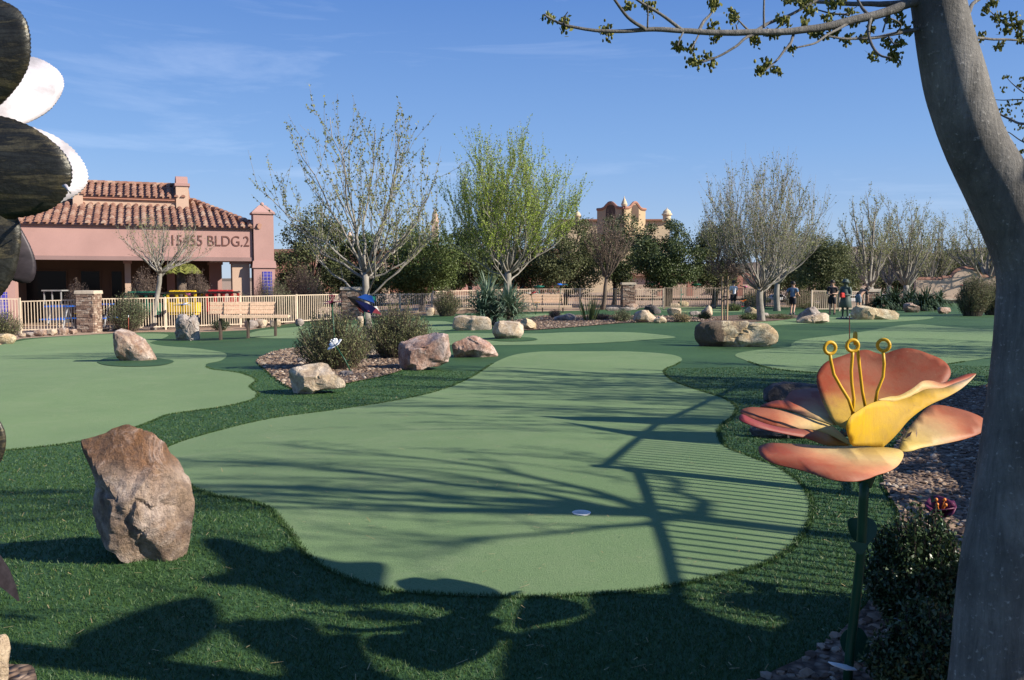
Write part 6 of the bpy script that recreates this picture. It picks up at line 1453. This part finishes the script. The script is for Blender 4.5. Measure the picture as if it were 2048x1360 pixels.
stt = person('dark green bronze statue of a child in a hat and tunic on the far green', 1690, 638, 1.56, Ys, math.pi*.8, hold, 'bronze', 'bronze', 'bronze', cat='statue', name='child_statue', mono='bronze', hat=True, dress=True)
c = W(1690, 638, Ys); s_ = 1.56/1.5; c[2] = float(tz(c[0], c[1]))
part('tunic', MB().lathe([(.125*s_,1.12*s_),(.15*s_,.95*s_),(.19*s_,.72*s_),(.235*s_,.44*s_),(.225*s_,.43*s_),(.05,.5*s_)], c, 20), M['bronze'], stt, True)
pl = part('base_plate', MB().lathe([(.34,-.05),(.34,.03),(.3,.05),(.02,.05)], c, 20), M['bronze'], stt); 
rd = c+np.array((-.20, -.2, .93)); rb_ = solo('red_bag', MB().box(rd, (.22,.14,.2), .4, .8), M['redcloth'], 'small red bag against the front of the child statue', 'bag', rd); bevel(rb_, .05, 3)

# ------------------------------------------------------------------ hole flags
def flagpole(label, px, py, top, seed, th=.011, cap='white'):
    b = G(px, py); Y = b[1]; t = W(px, top, Y); root = thing('hole_marker', label, 'marker', b, 'red hole marker sticks')
    part('stick', MB().tube([b, t], th, 8), M['flagred'], root, True); part('tip', MB().tube([t, t+np.array((0,0,.05*Y/20))], th*1.15, 8), M[cap], root, True)
flagpole('red marker stick with a white tip behind the leaning pointed boulder', 257, 664, 635, 1)
flagpole('red marker stick rising behind the ringed stamens of the big metal flower', 1699, 690, 632, 2)

# ------------------------------------------------------------------ toy train and play things behind the fence
def traincar(label, x0, x1, y_roof, y_base, Y, body, seed):
    a, b_ = W(x0, y_base, Y), W(x1, y_roof, Y); L = b_[0]-a[0]; H_ = b_[2]-a[2]; c = np.array(((a[0]+b_[0])/2, Y, a[2])); g = float(tz(c[0], Y)); c[2] = g
    root = thing('toy_train_car', label, 'toy train', c, 'ride-on train cars behind the fence'); z0 = a[2]; D = .95
    o = part('body', MB().box((c[0], Y+D/2, z0+H_*.26), (L, D, H_*.42)), M[body], root); bevel(o, .04)
    part('skirt', MB().box((c[0], Y+D/2, z0+H_*.02), (L*.9, D*.9, H_*.10)), M[body], root)
    pn = MB(); n = 3
    for k in range(n+1): pn.box((c[0]-L/2+.05+(L-.1)*k/n, Y+.03, z0+H_*.64), (.10, .06, H_*.36)).box((c[0]-L/2+.05+(L-.1)*k/n, Y+D-.03, z0+H_*.64), (.10, .06, H_*.36))
    for k in range(n):  # arched heads of the openings
        xc = c[0]-L/2+.05+(L-.1)*(k+.5)/n; w = (L-.1)/n/2
        for yy in (Y+.03, Y+D-.03):
            ar = [np.array((xc+w*math.cos(t), yy, z0+H_*.70+.12*H_*math.sin(t))) for t in np.linspace(math.pi, 0, 9)]
            pn.plate(ar+[np.array((xc+w, yy, z0+H_*.84)), np.array((xc-w, yy, z0+H_*.84))], (0,1,0), .05)
    part('window_frame', pn, M[body], root)
    part('roof', MB().box((c[0], Y+D/2, z0+H_*.875), (L*1.06, D*1.1, .06)), M['black'], root)
    lt = MB()
    for k in range(5): lt.box((c[0]-L*.36+L*.18*k, Y+.2, z0+H_*.93), (L*.165, .2, H_*.07), 0, .8)
    part('roof_rail', lt, M[body], root)
    for sx in (-.32, .32):
        for yy in (Y+.08, Y+D-.08): part('wheel', MB().tube([(c[0]+L*sx, yy-.04, g+.2), (c[0]+L*sx, yy+.04, g+.2)], .2, 16), M['black'], root)
    return root
traincar('yellow ride-on train car with arched windows behind the fence', 334, 392, 579, 628, 40.5, 'yellow', 1)
traincar('red ride-on train car behind the plank bench', 412, 466, 578, 627, 41, 'red', 2)
traincar('green ride-on train car behind the rounded pale bush', 250, 314, 581, 628, 40.2, 'deepgreen', 3)
def slide(label, x0, x1, y0, y1, Y, m1, m2):
    a, b_ = W(x0, y1, Y), W(x1, y0, Y); c = np.array(((a[0]+b_[0])/2, Y, float(tz((a[0]+b_[0])/2, Y)))); root = thing('picnic_table', label, 'table', c, 'bright picnic tables behind the fence'); L = b_[0]-a[0]; zt = b_[2]
    part('tabletop', MB().box((c[0], Y, zt-.03), (L, .75, .06)), M[m1], root)
    for s in (-1, 1):
        part('seat', MB().box((c[0], Y+s*.62, c[2]+.45), (L, .26, .05)), M[m1], root); part('leg', MB().tube([(c[0]+s*L*.35, Y-.5, c[2]), (c[0]+s*L*.35, Y, zt-.05), (c[0]+s*L*.35, Y+.5, c[2])], .035, 6), M[m2], root)
slide('blue picnic table behind the fence, left of the near stone pillar', 98, 142, 611, 640, 38.2, 'blue', 'greymetal')
slide('blue picnic table behind the fence, right of the near stone pillar', 186, 222, 607, 640, 39.2, 'blue', 'greymetal')
b = W(112, 600, 43); b[2] = float(tz(b[0], 43)); ct_ = thing('canopy_frame', 'grey framed serving cart with a flat roof in front of the dark windows', 'cart', b); zt = W(112, 581, 43)[2]
part('roof', MB().box((b[0], 43, zt), (.95, .8, .06)), M['greymetal'], ct_)
for sx in (-.4, -.02, .4): part('post', MB().box((b[0]+sx, 42.7, (zt+b[2])/2), (.05, .05, zt-b[2])), M['greymetal'], ct_)
part('counter', MB().box((b[0], 43, b[2]+.5), (.9, .7, .9)), M['gunmetal'], ct_)
# ------------------------------------------------------------------ unseen things right of the frame
def to_sun(P, s): return np.array((P[0]-SH[0]*s, P[1]-SH[1]*s, P[2]+TS*s))
def to_plane(g, Q):
    s = ((g[0]-Q[0])*SH[0]+(g[1]-Q[1])*SH[1])/(SH[0]**2+SH[1]**2); return to_sun(g, s)
# footbridge with a picket railing
deckz = .68
def sun_at(px, py, z):
    g = G(px, py); return to_sun(g, (z-g[2])/TS)[:2]
rail = [tuple(sun_at(x, y, 1.8)) for x, y in ((1372,1275),(1355,1205),(1330,1100),(1298,1010),(1272,943))]
rail2 = [tuple(sun_at(x, y, 2.1)) for x, y in ((1206,934),(1250,897),(1310,850),(1395,812),(1440,790),(1482,768))]
fb_ = thing('footbridge', 'footbridge with a picket railing just right of the picture, shading the nearest green', 'bridge', (5, 5, 0))
def railing(path, top, bot):
    P = np.array(path); mb = MB(); seg = np.linalg.norm(np.diff(P, axis=0), axis=1); Lt = seg.sum(); n = int(Lt/.105); cum = np.concatenate([[0], np.cumsum(seg)])
    for k in range(n+1):
        d = k*Lt/n; x = np.interp(d, cum, P[:,0]); y = np.interp(d, cum, P[:,1]); mb.box((x, y, (top+bot)/2), (.02, .02, top-bot))
    part('railing_pickets', mb, M['fence'], fb_)
    tr = MB(); tr.tube([(x, y, top) for x, y in P], .024, 8); tr.tube([(x, y, bot) for x, y in P], .02, 6); part('handrail', tr, M['fence'], fb_)
    for x, y in (path[0], path[-1]): part('post', MB().box((x, y, (top+.04)/2-.1), (.08, .08, top+.24)), M['fence'], fb_)
railing(rail, 1.8, .8); railing(rail2, 2.1, 1.1)
dk = MB()
for path in (rail+rail2,):
    for i in range(len(path)-1):
        (x0, y0), (x1, y1) = path[i], path[i+1]; dk.add([(x0,y0,deckz),(x1,y1,deckz),(x1+1.6,y1,deckz),(x0+1.6,y0,deckz),(x0,y0,deckz-.1),(x1,y1,deckz-.1),(x1+1.6,y1,deckz-.1),(x0+1.6,y0,deckz-.1)], [(3,2,1,0),(4,5,6,7),(0,1,5,4),(1,2,6,5),(2,3,7,6),(3,0,4,7)])
part('deck', dk, M['timber'], fb_)
# unseen pointed plates, their outlines shaped from the spiked shadows
sp_s = thing('spike_shade_plates', 'unseen pointed plates added beside the footbridge to cast spiked shadows', 'sculpture', (3.2, 8, 0))
for pts in ([(1060,832),(1130,834),(1300,835),(1450,838),(1450,850),(1300,849),(1150,842)], [(1120,844),(1250,862),(1445,866),(1445,890),(1300,880),(1180,858)]):
    q = [to_plane(G(x, y), (4.4, 6.2)) for x, y in pts]; part('leaf', MB().plate(q, unit(np.array((-SH[0], -SH[1], 0))), .01), M['plum'], sp_s)
e = to_plane(G(1448, 860), (4.4, 6.2)); part('stalk', MB().tube([(e[0], e[1], 0), e], .04, 8), M['plum'], sp_s)
# unseen prickly pear inferred from its shadow, with plates added to fill the shade
pp_s = thing('cactus_sculpture', 'unseen prickly pear sculpture right of the picture, with plates added to shade the nearest turf', 'sculpture', (2.95, 1.75, 0))
QP = (2.75, 1.25)
def shadow_pad(px, mat='patina'):
    O = spline(px, 5); q = [to_plane(G(x, y), QP) for x, y in O]; part('pad', MB().plate(q, unit(np.array((-SH[0], -SH[1], 0))), .012), M[mat], pp_s)
shadow_pad([(130,1285),(200,1250),(290,1215),(380,1195),(425,1200),(440,1235),(430,1265),(380,1300),(300,1330),(210,1350),(180,1330)])
shadow_pad([(440,1255),(480,1238),(540,1240),(600,1235),(640,1260),(650,1330),(610,1400),(560,1340),(480,1290)])
shadow_pad([(400,1085),(440,1075),(500,1090),(545,1105),(570,1092),(610,1108),(640,1140),(645,1190),(610,1210),(560,1195),(500,1175),(420,1170),(395,1155),(450,1140)])
shadow_pad([(1325,1196),(1420,1228),(1540,1262),(1670,1280),(1690,1340),(1500,1430),(1350,1470),(1300,1340)])  # this and the following plates are added only to widen the ground shade
shadow_pad([(760,1380),(900,1368),(1100,1352),(1250,1345),(1400,1400),(1400,1600),(900,1600),(760,1480)])
shadow_pad([(1560,1250),(1700,1240),(1800,1260),(1850,1330),(1800,1420),(1600,1420),(1540,1330)])
shadow_pad([(560,1345),(640,1385),(740,1400),(850,1430),(850,1600),(640,1600),(560,1470)])
shadow_pad([(600,1115),(680,1125),(765,1128),(766,1168),(768,1192),(815,1200),(835,1207),(700,1211),(640,1206)])  # last three outlined to leave the flower and its own shadow clear
shadow_pad([(1182,1186),(1300,1188),(1345,1207),(1345,1362),(1200,1368),(1010,1376),(1012,1290),(1050,1260),(1110,1254),(1135,1248),(1178,1226)])
shadow_pad([(560,1305),(640,1274),(715,1268),(728,1300),(755,1338),(815,1362),(890,1376),(890,1430),(640,1430),(570,1380)])
part('stalk', MB().tube([(2.95,1.75,-.1),(2.95,1.78,1.0),(2.95,1.8,1.9)], [.12,.1,.06], 10), M['plum'], pp_s, True)
# trees that stand right of the picture
def side_tree(label, b, fork_h, top_h, rx, low, seed, leaf, nleaf, lsize, r0, **kw):
    b = np.array((b[0], b[1], float(tz(b[0], b[1])))); tr, br, tips = gen_tree(seed, b, fork_h, top_h, rx, low, r0=r0, **kw)
    root = thing('bare_tree', label, 'tree', b, 'trees right of the picture'); part('trunk', tr, M['bark_pale'], root, True); part('branches', br, M['bark_pale'], root, True)
    r_ = np.random.default_rng(seed); part('leaf_buds', MB().quads(leaf_quads(along(tips, nleaf, r_, .03), lsize, r_, .6, .6)), M[leaf], root)
gp_ = G(1640, 1068); t0 = to_sun(gp_, 5.0)
side_tree('bare tree right of the picture whose trunk shadow crosses the golf hole', (t0[0], t0[1]), 3.7, 6.6, 1.9, 3.5, 201, 'bud', 2200, .05, .085, limbs=11, subs=8, twigs=4, up=.6)
side_tree('tall budding tree right of the picture shading the far end of the nearest green', (10.5, 10.4), 2.0, 7.5, 3.0, 1.8, 203, 'olive_leaf', 5000, .09, .12, limbs=13, subs=9, twigs=5)
side_tree('tall budding tree right of the picture behind the footbridge', (12.5, 6.5), 2.6, 8.8, 3.2, 2.2, 207, 'olive_leaf', 5000, .09, .13, limbs=13, subs=9, twigs=5)
side_tree('tall budding tree right of the picture shading the right hand green', (17, 16), 2.2, 8, 3.4, 1.8, 209, 'olive_leaf', 5000, .10, .13, limbs=13, subs=9, twigs=5)
side_tree('tall budding tree right of the picture beyond the right hand green', (21, 24), 2.2, 8, 3.6, 1.8, 211, 'olive_leaf', 5000, .10, .13, limbs=13, subs=9, twigs=5)

# unseen dense tree, added to shade the gravel behind the big flower
r_ = np.random.default_rng(77); b = np.array((10.2, 6.9, float(tz(10.2, 6.9)))); dt = thing('evergreen_tree', 'unseen dense evergreen added right of the picture to shade the gravel behind the big flower', 'tree', b, 'trees right of the picture')
C = b+np.array((0,-1.3,2.4))+r_.uniform(-1, 1, (70, 3))*np.array((1.3,3.0,1.5)); k = r_.integers(0, 70, 26000); d = r_.normal(size=(26000, 3)); d /= np.linalg.norm(d, axis=1)[:, None]
part('crown', MB().quads(leaf_quads(C[k]+d*(.55*r_.random(26000)**.4)[:, None], .12, r_)), M['evergreen_leaf'], dt)
part('trunk', MB().tube([b-np.array((0,0,.2)), b+np.array((.05,0,1.2)), b+np.array((0,0,2.6))], [.16,.13,.05], 8), M['bark_dark'], dt, True)
